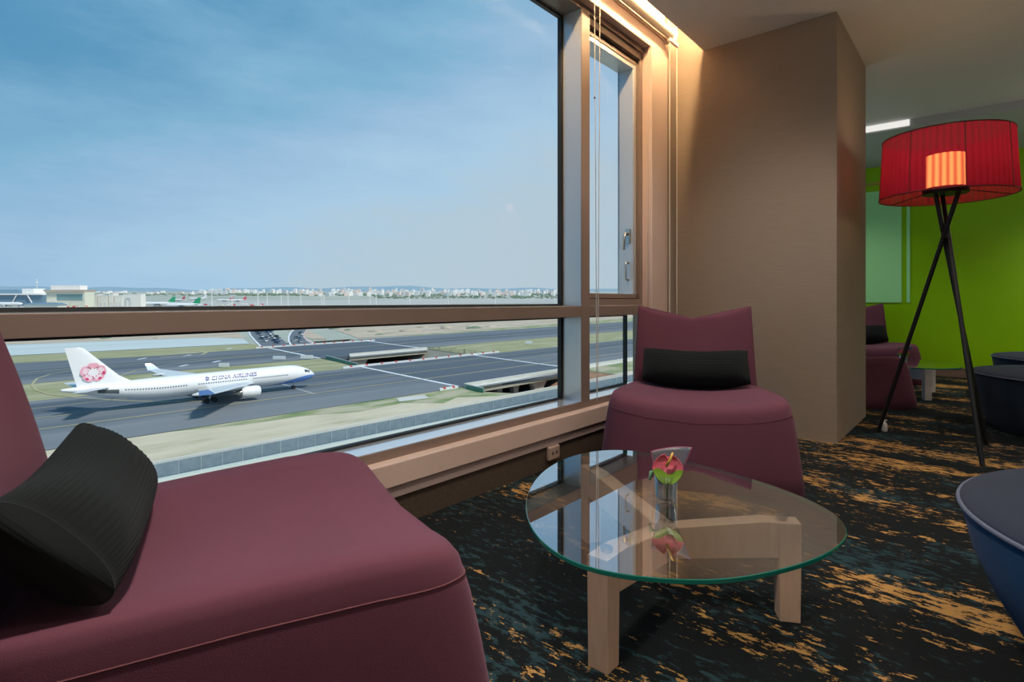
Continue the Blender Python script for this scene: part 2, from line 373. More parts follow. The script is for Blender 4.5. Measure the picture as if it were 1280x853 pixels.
# ---------------------------------------------------------------- windows
def win_bay(name, y0, y1, label, sash=False, left_gap=0):
    w = bpy.data.objects.new(name, None); C.objects.link(w); struct(w, label, 'window'); w.location = (XF, (y0+y1)/2, .262)
    yo, zo = (y0+y1)/2, .262
    def b(mb, x0, x1, ya, yb, z0, z1, mi=0): mb.box(x0-XF, x1-XF, ya-yo, yb-yo, z0-zo, z1-zo, mi)
    m = MB(); b(m, -2.0, XF, y0, y1, .262, .301); b(m, -2.0, XF, y0, y1, 2.632, 2.70)
    m.build('frame', M['bronze'], w, bevel=.0015)
    m = MB(); b(m, -2.0, XF, y0, y1, .806, .868); m.build('transom', M['bronze'], w, bevel=.0015)
    m = MB(); b(m, -1.975, -1.834, y0, y1, .301, .3035); b(m, -1.975, -1.834, y0, y1, .868, .8700); m.build('sill_plate', M['sillplate'], w)
    def pane(z0, z1):
        m = MB(); b(m, XG-.004, XG+.004, y0, y1, z0, z1); m.build('glass_pane', M['pane'], w)
        m = MB(); g = .014
        b(m, XG-.012, XG+.012, y0, y1, z0, z0+g); b(m, XG-.012, XG+.012, y0, y1, z1-g, z1)
        b(m, XG-.012, XG+.014, y0, y0+g, z0+g, z1-g); b(m, XG-.012, XG+.014, y1-g*1.4, y1, z0+g, z1-g)
        m.build('gasket', M['gasket'], w)
    pane(.301, .806)
    if not sash: pane(.868, 2.632)
    else:
        # opening sash set in its own frame
        s0, s1, z0, z1 = y0, y1-.045, .918, 2.560
        m = MB(); b(m, -2.0, -1.845, y0, y1, .868, .912); b(m, -2.0, -1.845, y0, y1, 2.585, 2.632); b(m, -2.0, -1.845, y1-.04, y1, .905, 2.585)
        m.build('sash_frame', M['bronze'], w, bevel=.0015)
        sh = MB(); t = .052
        xa, xb = -1.99, -1.868
        b(sh, xa, xb, s0, s1, z0, z0+.03); b(sh, xa, xb, s0, s1, z1-t, z1); b(sh, xa, xb, s0, s0+t, z0+.03, z1-t); b(sh, xa, xb, s1-t, s1, z0+.03, z1-t)
        so = sh.build('sash', M['frame_in'], w, bevel=.001)
        m = MB(); b(m, XG-.004, XG+.004, s0+t, s1-t, z0+.03, z1-t); m.build('glass_pane', M['pane'], so)
        m = MB(); b(m, -1.868, -1.864, s0, s1, z0, z0+.028); b(m, -1.868, -1.864, s0, s1, z1-.02, z1); b(m, -1.868, -1.864, s1-.014, s1, z0, z1); m.build('sash_face', M['bronze'], so)
        m = MB(); b(m, -1.97, -1.885, s1+.0003, s1+.0048, z0, z1); b(m, -1.97, -1.885, s0, s1, z1+.0005, z1+.0245); b(m, -1.97, -1.885, s0, s1, z0-.0058, z0-.0004); m.build('gasket', M['gasket'], w)
        # espagnolette handle and grip on the sash stile
        hy = s1-t-.0; 
        m = MB(); b(m, -1.925, -1.885, hy-.012, hy, 1.30, 1.40); m.build('handle_plate', M['chrome'], so, bevel=.003)
        m = MB(); p = [(-1.905-XF, hy-.012-yo, 1.365-zo), (-1.905-XF, hy-.045-yo, 1.362-zo), (-1.908-XF, hy-.055-yo, 1.34-zo), (-1.91-XF, hy-.058-yo, 1.25-zo)]
        m.tube(p, [.010,.010,.009,.008], 10); m.build('handle', M['chrome'], so, smooth=True)
        m = MB(); p = [(-1.905-XF, hy-yo, 1.165-zo), (-1.905-XF, hy-.035-yo, 1.163-zo), (-1.905-XF, hy-.04-yo, 1.15-zo), (-1.905-XF, hy-.04-yo, 1.06-zo), (-1.905-XF, hy-.035-yo, 1.047-zo), (-1.905-XF, hy-yo, 1.045-zo)]
        m.tube(p, .007, 10); m.build('pull_grip', M['chrome'], so, smooth=True)
    return w
def mullion(name, y0, y1):
    m = MB(); m.box(-2.0, XF, y0, y1, .262, 2.70); o = struct(m.build(name, M['bronze'], bevel=.0015))
    m = MB(); m.box(-1.962, -1.834, y0-.0025, y0, .3035, .806); m.box(-1.962, -1.834, y0-.0025, y0, .87, 2.632); m.build('reveal_plate', M['frame_in'], o)
win_bay('window_1', -.95, 2.778, 'large fixed window over the airfield with a low lower pane')
mullion('trim_6', 2.778, 2.866)
win_bay('window_2', 2.866, 3.575, 'narrow casement window beside the beige column', sash=True)
win_bay('window_3', -3.0, -1.04, 'fixed window behind the foreground armchair')
mullion('trim_7', -1.04, -.95)
win_bay('window_4', 5.25, 8.0, 'window hidden beyond the beige column')
m = MB(); m.box(-1.90, XW, 5.095, 8.4, 0, .262); struct(m.build('trim_8', M['casing']))

# roller blinds rolled up in the cove
def blind(y0, y1, label, cords, bracket=True):
    t = thing('roller_blind', (-1.735, (y0+y1)/2, 2.815), label, 'blind', 'roller blinds rolled up over the windows')
    h = (y1-y0)/2
    m = MB(); m.tube([(0,-h,0),(0,h,0)], .034, 20); m.build('tube', M['tube'], t, smooth='auto')
    for s in (-1, 1):
        m = MB(); m.box(-.045, .04, s*h-.006 if s > 0 else s*h-.004, s*h+.006 if s > 0 else s*h+.004, -.055, .045); m.tube([(0,s*h-.012,0),(0,s*h+.012,0)], .045, 20)
        m.build('bracket', M['tube'], t, bevel=.002)
    for (ya, yb, zb, dx) in cords:
        m = MB(); pts = []
        y0_, y1_ = ya-(y0+y1)/2, yb-(y0+y1)/2
        b = zb-2.815
        for k in range(13): pts.append((dx, y0_+(y1_-y0_)*.42*k/12, -.02+(b+.02)*k/12))
        for k in range(1, 13): pts.append((dx, y1_-(y1_-y0_)*.42*(12-k)/12, b+(-.02-b)*k/12))
        m.tube(pts, .0023, 6); c = m.build('pull_cord', M['cord'], t)
        q = MB(); zz = b+.9; q.sphere((dx, y0_+.003, -.75), .006, 8, 6); q.build('bead', M['darkred'] if ya < 3.2 else M['cord'], c, smooth=True)
    return t
blind(2.86, 3.80, 'rolled white roller blind above the narrow casement window', [])
blind(-.95, 2.80, 'rolled white roller blind above the large window', [(2.735, 2.797, .325, .02)])
m = MB(); 
cg = thing('blind_guide_cord', (-1.70, 3.93, .13), 'pair of thin blind cords in the corner beside the column', 'cord')
for dy in (-.170, -.050):
    m = MB(); m.tube([(-.03, dy, .14), (-.03, dy, 2.63)], .0035, 6); m.build('cord', M['cord'], cg)
m = MB(); m.box(-.04, -.02, -.185, -.035, 2.625, 2.645); m.build('cord_bracket', M['tube'], cg)

# socket on the dark skirting
so = thing('power_socket', (-1.794, 2.43, .045), 'beige socket box on the dark skirting under the window', 'socket')
m = MB(); m.box(0, .022, -.05, .05, 0, .075); m.build('cover', M['plastic'], so, bevel=.008)
for dy in (-.018, .018):
    m = MB(); m.box(.0205, .0225, dy-.006, dy+.006, .03, .045); m.build('socket_hole', M['dark'], so)

# ================================================================== FURNITURE
def rrect(wf, wr, yf, yr, n=72, p=5.0):
    pts = []
    for i in range(n):
        a = 2*PI*i/n; c_, s_ = math.cos(a), math.sin(a)
        x = math.copysign(abs(c_)**(2/p), c_); y = math.copysign(abs(s_)**(2/p), s_)
        t = (y+1)/2; w = wr+(wf-wr)*t
        pts.append((x*w, yr+(yf-yr)*t))
    return pts
SH = .425
def saddle(x, y):                         # how far the seat surface lies from its nominal height
    return .056*(min(1, abs(x)/.42)**2) - .038 - .038*max(0, (.10-y)) - .02*max(0, y-.18)
def make_chair(label, group=None):
    t = thing('lounge_chair', (0,0,0), label, 'armchair', group)
    m = MB(); rings = []
    lev = [(0, .060,.046), (.004,.066,.052), (.10,.054,.042), (.22,.034,.026), (.31,.016,.012), (.350,.006,.003), (.385,-.004,-.005), (.408,-.020,-.018), (.420,-.045,-.042)]
    yf, yr = .425, -.41
    for z, df, dw in lev:
        r = rrect(.452+dw, .350+dw*.4, yf+df, yr-dw*.1, p=7)
        b = max(0, min(1, (z-.10)/.3)); b = b*b*(3-2*b)
        rings.append([(x, y, z+saddle(x, y)*b) for x, y in r])
    for sc in (.80, .62, .44, .26, .10):
        r = rrect((.452-.042)*sc, (.350-.019)*sc, (yf-.045)*sc, (yr+.012)*sc, p=7-4*(1-sc))
        rings.append([(x, y, .425+saddle(x, y)) for x, y in r])
    m.loft(rings); m.build('seat', M['purple'], t, smooth=True)
    # seam line running round the top edge
    m = MB(); m.tube([(x*1.001, y*1.001, z+.001) for (x, y, z) in rings[5]], .0014, 6, closed=True); m.build('seam', M['seam'], t)
    # back: a curved blade with raised corners
    m = MB(); rings = []; n = 64; K = 16
    for k in range(K+1):
        q = k/K; ring = []
        w = .388 - .045*q - .008*math.sin(q*PI); th_ = .150-.080*q
        if k == 0: pass
        for i in range(n):
            a = 2*PI*i/n; c_, s_ = math.cos(a), math.sin(a)
            ex = .30
            x = w*math.copysign(abs(c_)**ex, c_); o = th_/2*math.copysign(abs(s_)**.55, s_)
            u = x/w
            zt = .765+.080*abs(u)**1.9
            z = .10+(zt-.10)*q
            yb = -.372 - .03*q - .110*q*q + .030*u*u*q
            ring.append((x, yb+o, z))
        rings.append(ring)
    # rounded top edge
    last = rings[-1]
    for f, dz in ((.72, .016), (.34, .025)):
        r2 = []
        for (x, y, z) in last:
            u = x/(.343); yc = -.372-.140+.030*min(1, u*u)
            r2.append((x*(1-.02*(1-f)), yc+(y-yc)*f, z+dz))
        rings.append(r2)
    m.loft(rings, True, True); m.build('backrest', M['purple'], t, smooth=True)
    return t
def make_cushion(label, length=.60, a=.114, b=.088, lean=.72, group=None):
    """oblong cushion leaning back; its short ends are flat seams"""
    t = thing('lumbar_cushion', (0,0,0), label, 'cushion', group)
    n = 264; K = 34; rings = []; ca, sa = math.cos(lean), math.sin(lean)
    low = math.sqrt((a*ca)**2+(b*sa)**2)
    def place(x, y, z): return (x, .08*x*x + y*ca - z*sa, .315*x*x + y*sa + z*ca + low)
    for k in range(K+1):
        q = math.sin((k/K*2-1)*PI/2)
        th_ = max(.42, (1-abs(q)**5)**.55); ring = []
        for i in range(n):
            an = 2*PI*i/n; c_, s_ = math.cos(an), math.sin(an)
            rib = 1+.016*math.cos(an*66)*max(.12, 1-abs(q)**10)
            y = b*th_*math.copysign(abs(c_)**.92, c_)*rib
            z = a*math.copysign(abs(s_)**.80, s_)*(1-.045*(1-abs(q)**2)*0-.03*abs(q)**2*(1-abs(s_)))*(1+.004*math.cos(an*66))
            w = abs(z)/a; x = q*length/2*(1-.035*(1-w*w)*abs(q)**2)
            ring.append(place(x, y, z))
        rings.append(ring)
    m = MB(); m.loft(rings); m.build('cushion_cover', M['charcoal'], t, smooth=True)
    m = MB(); m.sphere(place(length/2*.975, .012, -a*.86), .006, 8, 6); m.build('zip_pull', M['chrome'], t, smooth=True)
    return t
def put(o, x, y, fx, fy, z=0):
    o.location = (x, y, z); o.rotation_euler = (0, 0, math.atan2(-fx, fy))
CH = []
ch1 = make_chair('large purple upholstered lounge chair in the foreground, its back cut by the frame', 'purple lounge chairs')
put(ch1, -1.300, .535, .335, .942); CH.append(ch1)
def chair_copy(label, x, y, fx, fy):
    o = copy_tree(ch1); o['label'] = label; put(o, x, y, fx, fy); CH.append(o); return o
c2 = chair_copy('purple lounge chair facing the camera by the narrow window and column', -1.235, 3.005, .40, -.916)
c3 = chair_copy('purple lounge chair near the green wall, its back showing a dark cushion', -1.10, 7.58, .40, -.92)
c4 = chair_copy('purple lounge chair showing its side just past the beige column', -1.083, 5.735, .70, .714)
def on_chair(o, c, ly, lz, tilt, lx=0):
    o.rotation_euler = (0, 0, 0)
    R = Matrix.Rotation(c.rotation_euler.z, 4, 'Z'); p = R @ Vector((lx, ly, 0))
    o.matrix_world = Matrix.Translation((c.location.x+p.x, c.location.y+p.y, lz)) @ R @ Matrix.Rotation(tilt, 4, 'X')
b1 = make_cushion('ribbed charcoal oblong cushion lying on the foreground purple chair', group='charcoal oblong cushions')
on_chair(b1, ch1, -.250, .384, 0, .028); b1.matrix_world = b1.matrix_world @ Matrix.Rotation(-.04, 4, 'Z')
b2 = copy_tree(b1); b2['label'] = 'charcoal oblong cushion on the purple chair facing the camera'; on_chair(b2, c2, -.245, .386, 0, -.005)
b3 = copy_tree(b1); b3['label'] = 'dark oblong cushion on the purple chair near the green wall'; on_chair(b3, c3, -.245, .386, 0)

# ---------------- coffee tables
OUT = [(-1.051,1.277),(-1.138,1.406),(-1.213,1.576),(-1.242,1.727),(-1.231,1.877),(-1.182,1.98),(-1.086,2.031),(-.997,2.037),(-.866,2.022),(-.744,2.001),(-.627,1.965),(-.522,1.932),(-.423,1.882),(-.348,1.82),(-.3,1.759),(-.273,1.689),(-.268,1.62),(-.277,1.542),(-.296,1.464),(-.324,1.391),(-.358,1.325),(-.391,1.264),(-.426,1.215),(-.468,1.172),(-.515,1.138),(-.564,1.109),(-.616,1.083),(-.668,1.064),(-.735,1.060),(-.805,1.076),(-.881,1.119),(-.961,1.18)]
def smooth_closed(p, it=2, sub=4):
    n = len(p)
    for _ in range(it):
        p = [tuple(.25*p[i-1][k]+.5*p[i][k]+.25*p[(i+1) % n][k] for k in (0,1)) for i in range(n)]
    out = []
    for i in range(n):
        a, b, c, d = p[i-1], p[i], p[(i+1) % n], p[(i+2) % n]
        for j in range(sub):
            t = j/sub
            out.append(tuple(.5*(2*b[k]+(c[k]-a[k])*t+(2*a[k]-5*b[k]+4*c[k]-d[k])*t*t+(3*b[k]-a[k]-3*c[k]+d[k])*t**3) for k in (0,1)))
    return out
J = Vector((-.722, 1.548))
def make_table(label, wmat, group):
    t = thing('coffee_table', (J.x, J.y, 0), label, 'table', group)
    poly = [(x-J.x, y-J.y) for x, y in smooth_closed(OUT)]
    n = len(poly); m = MB()
    cx = sum(p[0] for p in poly)/n; cy = sum(p[1] for p in poly)/n
    def ins(d): return [(x-(x-cx)/math.hypot(x-cx, y-cy)*d, y-(y-cy)/math.hypot(x-cx, y-cy)*d) for x, y in poly]
    zb, zt = .288, .300
    top = [(x, y, zt) for x, y in ins(.0015)]; bot = [(x, y, zb) for x, y in ins(.0015)]
    m.add(top, [tuple(range(n))], 0); m.add(bot, [tuple(reversed(range(n)))], 1)
    m.loft([[(x, y, zb) for x, y in ins(.0015)], [(x, y, zb+.0015) for x, y in poly], [(x, y, zt-.0015) for x, y in poly], [(x, y, zt) for x, y in ins(.0015)]], False, False, 2)
    m.build('glass_top', [M['tableglass'], M['tableglass_under'], M['glassedge']], t, merge=True)
    legs = [((0,-1), .385), ((.866,.5), .362), ((-.866,.5), .510)]
    hw = .029
    for (dx, dy), ln in legs:
        d = Vector((dx, dy)); p = Vector((-dy, dx))
        def pt(s, w, z): q = d*s+p*w; return (q.x, q.y, z)
        # arm: dips from the pad above the leg down to the middle, outline in side view
        zj, zl = .236, .277
        prof = [(-.02, zj), (ln-.118, zl-.003), (ln-.105, zl), (ln-.0605, zl), (ln-.0605, zl-.098), (-.02, zj-.088)]
        m = MB(); m.loft([[pt(s, -hw, z) for s, z in prof], [pt(s, hw, z) for s, z in prof]])
        m.build('arm', wmat, t, bevel=.002)
        m = MB(); m.hexa([pt(ln-.057, -hw+.001, 0), pt(ln-.003, -hw+.001, 0), pt(ln-.003, hw-.001, 0), pt(ln-.057, hw-.001, 0)],
                         [pt(ln-.06, -hw, zl), pt(ln, -hw, zl), pt(ln, hw, zl), pt(ln-.06, hw, zl)])
        m.build('leg', wmat, t, bevel=.002)
        m = MB(); c = pt(ln-.045, 0, 0); m.lathe([(.013,.277),(.013,.284),(.016,.285),(.016,.288)], 20, (c[0], c[1], 0)); m.build('glass_support', M['chrome'], t, smooth='auto')
    return t
t1 = make_table('low coffee table with rounded triangular glass top on three pale wooden legs, in front', M['wood'], 'glass coffee tables')
t2 = make_table('distant glass coffee table with white legs between the two far purple chairs', M['whitewood'], 'glass coffee tables')
t2.location = (-.60, 6.60, 0); t2.rotation_euler = (0, 0, .52)

# ---------------- flower vases
def make_vase(x, y, lv, lf, group):
    t = thing('flower_vase', (x, y, .3005), lv, 'vase', group[0])
    prof = [(.026,0),(.029,.003),(.0335,.083),(.0315,.083),(.0275,.012),(.002,.010)]
    m = MB(); m.lathe(prof, 32); m.build('glass', M['vaseglass'], t, smooth='auto')
    m = MB(); m.lathe([(.002,.0105),(.0268,.0125),(.0300,.058),(.002,.058)], 24); m.build('water', M['water'], t, smooth='auto')
    f = thing('anthurium_flower', (x, y, .315), lf, 'flower', group[1])
    m = MB(); m.tube([(.008,-.006,.0),(.002,.004,.03),(-.004,.0,.062)], .003, 8); m.build('stem', M['stem'], f, smooth=True)
    # heart-shaped bract facing the room, green towards its tip, drawn in the plane facing the viewer
    vd = Vector((-x, -y, .30)).normalized(); rt = Vector((0,0,1)).cross(vd).normalized(); up = vd.cross(rt)
    def leaf(cx, cy, w, h, bend, fwd, seg=24, rot=0, green=None):
        m = MB(); vs = []; fs = []; mi = []
        rows = 24; cols = 26; cen = Vector((0,0,.088))+vd*fwd
        for r in range(rows+1):
            q = r/rows; wid = math.sin(PI*min(1, (q*.93+.035)))**.62*(1.0-.10*(1-q))
            for c in range(cols+1):
                s = c/cols*2-1; X = s*w*wid; Y = (q-.5)*h - (.16*h*(1-abs(s))**2 if q > .93 else 0)
                D = bend*(s*s) + bend*.6*(2*q-1)**2
                ca, sa = math.cos(rot), math.sin(rot)
                vs.append(cen + rt*(cx+X*ca-Y*sa) + up*(cy+X*sa+Y*ca) + vd*D)
        n = cols+1
        for r in range(rows):
            for c in range(cols):
                fs.append((r*n+c, r*n+c+1, (r+1)*n+c+1, (r+1)*n+c)); mi.append(1 if green and r < rows*(.40+.08*math.cos((c-cols*.15)*.33)) else 0)
        b = len(m.v); m.v += [tuple(v) for v in vs]; m.f += fs; m.mi += mi
        return m
    def thick(o, d=.0012):
        q = o.modifiers.new('thickness', 'SOLIDIFY'); q.thickness = d
    o = leaf(.006, -.002, .046, .086, .010, .012, green=4).build('spathe', [M['pink'], M['leafgreen']], f, smooth=True); thick(o)
    a = Vector((0,0,.088))+vd*.024+rt*.002+up*.006
    m = MB(); m.tube([a, a+rt*.010+up*.02+vd*.012, a+rt*.018+up*.042+vd*.018], [.0042,.0040,.0025], 10); m.build('spadix', M['yellow'], f, smooth=True)
    # grey wedge-shaped leaf behind, with a rose rim
    g = []; R_N, C_N = 10, 14; cen = Vector((0,0,.088))-vd*.014
    for q_ in range(R_N+1):
        q = q_/R_N
        for c_ in range(C_N+1):
            u_ = c_/C_N*2-1; X = .016*q+u_*(.018+.040*q**.7); Y = -.050+.108*q+.010*q*u_*q-.004*q*u_*u_
            D = .014*u_*u_*q+(.016*max(0, u_-.55)*q)
            g.append(cen+rt*X+up*Y+vd*D)
    m = MB(); k_ = C_N+1; m.add(g, [(a_*k_+b_, a_*k_+b_+1, (a_+1)*k_+b_+1, (a_+1)*k_+b_) for a_ in range(R_N) for b_ in range(C_N)])
    lf = m.build('leaf', M['darkleaf'], f, smooth=True); thick(lf)
    edge = [g[a_*k_] for a_ in range(4, R_N+1)]+[g[R_N*k_+b_] for b_ in range(1, C_N+1)]+[g[a_*k_+C_N] for a_ in range(R_N-1, 3, -1)]
    m = MB(); m.tube(edge, .0013, 6); m.build('leaf_rim', M['rose'], lf, smooth=True)
    m = MB(); b = Vector((0,0,.075))-rt*.030; m.tube([b, b-rt*.012-up*.004+vd*.004, b-rt*.016-up*.026+vd*.006], [.005,.0062,.004], 8); m.build('stalk_end', M['stem'], f, smooth=True)
make_vase(-.731, 1.561, 'small clear glass vase of water on the front glass table', 'pink and green anthurium flower in the vase on the front table', ('small glass vases', 'anthurium flowers'))
make_vase(-.62, 6.50, 'small glass vase on the distant table by the green wall', 'pink anthurium flower on the distant table behind the lamp leg', ('small glass vases', 'anthurium flowers'))

# ---------------- ottomans
def make_ottoman(label, x, y, r, h, sx=1, sy=1, rz=0, full=0, side='blueside'):
    t = thing('ottoman', (x, y, 0), label, 'ottoman', 'blue grey round ottomans', rz)
    prof = [(.62*r,.0),(.70*r,.03),(.80*r,.10*h/.4),(.89*r,.19*h/.4),(.955*r,.28*h/.4),(.99*r,h-.035),(1.0*r,h-.018)]
    prof = [(p_+(r*.99-p_)*full, z_) for p_, z_ in prof]
    m = MB(); m.lathe(prof, 96, sx=sx, sy=sy); m.build('body', M[side], t, smooth='auto')
    m = MB(); m.lathe([(.998*r,h-.018),(.998*r,h-.008),(.985*r,h),(.9*r,h+.008),(.6*r,h+.016),(.3*r,h+.019),(.05*r,h+.02)], 96, sx=sx, sy=sy); m.build('top_cushion', M['greyblue'], t, smooth=True)
    m = MB(); m.tube([(1.0*r*sx*math.cos(2*PI*i/96), 1.0*r*sy*math.sin(2*PI*i/96), h-.012) for i in range(96)], .006, 8, closed=True); m.build('piping', M['piping'], t, smooth=True)
make_ottoman('large blue grey ottoman cut off by the right edge of the picture', .50, 1.90, .56, .40)
make_ottoman('blue grey ottoman behind the red floor lamp legs', .50, 5.35, .60, .40, full=.5, side='greyside')
make_ottoman('blue grey ottoman farthest back against the green wall', .62, 6.95, .60, .40, full=.5, side='greyside')

# ---------------- floor lamp
LX, LY = -.20, 4.365
lamp = thing('floor_lamp', (LX, LY, 0), 'black tripod floor lamp with wide red pleated shade, switched on', 'floor lamp')
feet = [(-.574,4.549), (-.024,3.97), (-.009,4.583)]
zc = 1.31
for i, (fx, fy) in enumerate(feet):
    dx, dy = fx-LX, fy-LY; a = math.atan2(dy, dx); off = Vector((-math.sin(a), math.cos(a), 0))*.014
    k = (1.575-zc)/zc
    m = MB(); m.tube([Vector((dx, dy, .004)), Vector((0,0,zc))+off, Vector((-dx*k, -dy*k, 1.575))+off*1.1], .0125, 12); m.build('leg', M['blackmetal'], lamp, smooth='auto')
m = MB(); m.lathe([(.012,1.56),(.115,1.562),(.118,1.568),(.118,1.592),(.112,1.598),(.012,1.600)], 40); m.build('lamp_holder', M['blackmetal'], lamp, smooth='auto')
m = MB(); m.tube([(0,0,zc-.02),(0,0,zc+.02)], .022, 12); m.build('leg_joint', M['blackmetal'], lamp, smooth='auto')
m = MB(); n = 64
m.loft([[(.098*math.cos(2*PI*i/n), .098*math.sin(2*PI*i/n), z) for i in range(n)] for z in (1.605, 1.80)], True, True); m.build('diffuser', M['lampglow'], lamp, smooth='auto')
sh0, sh1, rb, rt_ = 1.545, 1.915, .345, .325
m = MB(); n = 384
rings = []
for k in range(9):
    q = k/8; r0 = rb+(rt_-rb)*q
    rings.append([((r0+.0022*math.cos(2*PI*i/n*64))*math.cos(2*PI*i/n), (r0+.0022*math.cos(2*PI*i/n*64))*math.sin(2*PI*i/n), sh0+(sh1-sh0)*q) for i in range(n)])
m.loft(rings, False, False); sh = m.build('lamp_shade', M['redshade'], lamp, smooth=True)
for r, z, nm in ((rb+.001, sh0, 'bottom_rim'), (rt_+.001, sh1, 'top_rim')):
    m = MB(); m.tube([(r*math.cos(2*PI*i/96), r*math.sin(2*PI*i/96), z) for i in range(96)], .004, 6, closed=True); m.build(nm, M['darkred'], sh, smooth=True)
for k in range(8):
    m = MB(); a = 2*PI*k/8+.31; m.tube([((rb+.004)*math.cos(a), (rb+.004)*math.sin(a), sh0), ((rt_+.004)*math.cos(a), (rt_+.004)*math.sin(a), sh1)], .0022, 5); m.build('seam_wire', M['darkred'], sh)
for k in range(3):
    m = MB(); a = 2*PI*k/3+.5; m.tube([(.11*math.cos(a), .11*math.sin(a), 1.585), (rb*math.cos(a), rb*math.sin(a), sh0+.004)], .003, 6); m.build('shade_spoke', M['blackmetal'], sh)
# plug by the lamp foot
pg = thing('power_plug', (-.545, 4.60, 0), 'small white plug standing on the carpet by the lamp foot', 'plug')
m = MB(); m.lathe([(.016,0),(.018,.004),(.016,.05),(.008,.062)], 14); m.build('plug_body', M['white_plastic'], pg, smooth='auto')
m = MB(); m.tube([(0,0,.062),(.0,.01,.075),(.01,.03,.07)], .004, 8); m.build('cable_end', M['white_plastic'], pg, smooth=True)

# ================================================================== OUTSIDE
GZ = CAMH-31.0; TILT = 13.3/697
EU = Vector((.1066, .9943)); EV = Vector((-.9943, .1066))
def gp(u, v, h=0):
    X = EU*u+EV*v; d = .687*u+.727*v
    return Vector((X.x, X.y, GZ+d*TILT+h))
def uvp(px, py):                              # picture point -> airfield coordinates
    d = 697*31/(py-363); l = (px-640)/697*d
    return (.687*d+.727*l, .727*d-.687*l)
RZ = math.atan2(EU.y, EU.x)
NRM = (gp(1,0)-gp(0,0)).cross(gp(0,1)-gp(0,0)).normalized()
AX = (gp(1,0)-gp(0,0)).normalized(); AY = NRM.cross(AX)
GM = Matrix(((AX.x,AY.x,NRM.x,0),(AX.y,AY.y,NRM.y,0),(AX.z,AY.z,NRM.z,0),(0,0,0,1)))
def gloc(u, v, h=0, rot=0):
    return Matrix.Translation(gp(u, v, h)) @ GM @ Matrix.Rotation(rot, 4, 'Z')
AIR = Matrix.Translation(gp(0,0)) @ GM          # airfield frame: x = along the taxiways, y = away from the hotel, z = up
def flat(name, polys, mt, h, cat=None):
    m = MB()
    for poly in polys: m.add([(u, v, h) for u, v in poly], [tuple(range(len(poly)))])
    o = m.build(name, mt); o.matrix_world = AIR
    return struct(o)
def rect(u0, u1, v0, v1): return [(u0,v0),(u1,v0),(u1,v1),(u0,v1)]
U1, U2 = 111.0, 170.0
# ground with the road cutting left open between u = U1..U2
m = MB()
for p in (rect(-3000,U1,-400,330), rect(U2,3000,-400,330), rect(U1,U2,-400,112), rect(-9000,14000,330,16000), rect(-9000,-3000,-400,330), rect(3000,14000,-400,330)):
    m.add([(u, v, -.3) for u, v in p], [(0,1,2,3)])
o = m.build('ground', M['plain']); o.matrix_world = AIR; struct(o)
flat('ground_sand', [rect(-400,U1,60,145), rect(U2,700,60,147), rect(U1,U2,60,112)], M['sand'], -.22)
flat('ground_greensward', [[(30,141),(44,137),(58,136),(70,131),(84,133),(92,125),(100,129),(U1,122),(U1,141)], [(U2,120),(260,122),(420,135),(420,147),(U2,146)]], M['greengrass'], -.18)
flat('ground_cutting', [rect(U1,U2,112,335)], M['shoulder'], -7.5)
m = MB()                                            # sides of the cutting
m.add([(U1,112,-.3),(U1,335,-.3),(U1,335,-7.5),(U1,112,-7.5)], [(0,1,2,3)]); m.add([(U2,112,-.3),(U2,335,-.3),(U2-6,335,-7.5),(U2-6,112,-7.5)], [(0,1,2,3)])
m.add([(U1,112,-.3),(U2,112,-.3),(U2,118,-7.5),(U1,118,-7.5)], [(0,1,2,3)]); m.add([(U1,335,-.3),(U2,335,-.3),(U2,335,-7.5),(U1,335,-7.5)], [(0,1,2,3)])
o = m.build('ground_cutting_side', M['girder']); o.matrix_world = AIR; struct(o)
m = MB(); m.add([(U2-30,112,-7.4),(U2,112,-.4),(U2,143,-.4),(U2-22,143,-7.4)], [(0,1,2,3)]); o = m.build('ground_slope', M['soil']); o.matrix_world = AIR; struct(o)
m = MB(); m.add([(U1,113,-.25),(U1+36,113,-1.6),(U1+30,128,-4.8),(U1,140,-1.2)], [(0,1,2,3)]); o = m.build('ground_bank', M['greengrass']); o.matrix_world = AIR; struct(o)
# near taxiway and its bridge deck
NT0, NT1 = 141.0, 206.0
flat('taxiway_near', [rect(-900,U1,NT0,NT1), rect(U2,1500,NT0+3,NT1)], M['asphalt'], -.10)
flat('taxiway_near_shoulder', [rect(-900,U1,NT0,156), rect(U2,1500,NT0+3,158), rect(-900,U1,201,NT1)], M['shoulder'], -.092)
flat('concrete_slab', [[(84,134.5),(93,133),(95,138.5),(86,139.5)]], M['parapet'], -.08)
flat('taxiway_near_strip', [rect(-900,U1,183,199), rect(U2,1500,186,201)], M['asphalt_dark'], -.09)
FT0, FT1 = 245.0, 308.0
flat('taxiway_far', [rect(-900,U1,FT0,FT1), rect(U2,2500,FT0+6,FT1+14)], M['asphalt'], -.10)
flat('taxiway_far_shoulder', [rect(-900,U1,FT0,256), rect(U2,2500,FT0+6,262)], M['shoulder'], -.085)
flat('taxiway_far_strip', [rect(-900,U1,264,272), rect(-900,U1,277,287), rect(U2,2500,272,279), rect(U2,2500,285,295)], M['asphalt_dark'], -.085)
m = MB(); m.box(U1,U2,NT0,NT1,-1.6,-.08); o = m.build('bridge_deck_near', M['asphalt_dark']); o.matrix_world = AIR; struct(o)
m = MB(); m.box(U1,U2,FT0,FT1,-1.6,-.08); o = m.build('bridge_deck_far', M['asphalt_dark']); o.matrix_world = AIR; struct(o)
flat('grass_strip', [rect(-900,U1,NT1,FT0), [(U2,NT1),(1500,NT1),(1500,FT0+6),(U2,FT0+6)]], M['grassy'], -.15)
flat('apron_pad', [rect(U2,U2+14,NT1+4,FT0+6)], M['parapet'], -.15)
flat('grass_strip_left', [[(-600,318),(0,320),(60,308),(U1+4,309),(112,338),(0,356),(-600,356)]], M['grassy'], -.14)
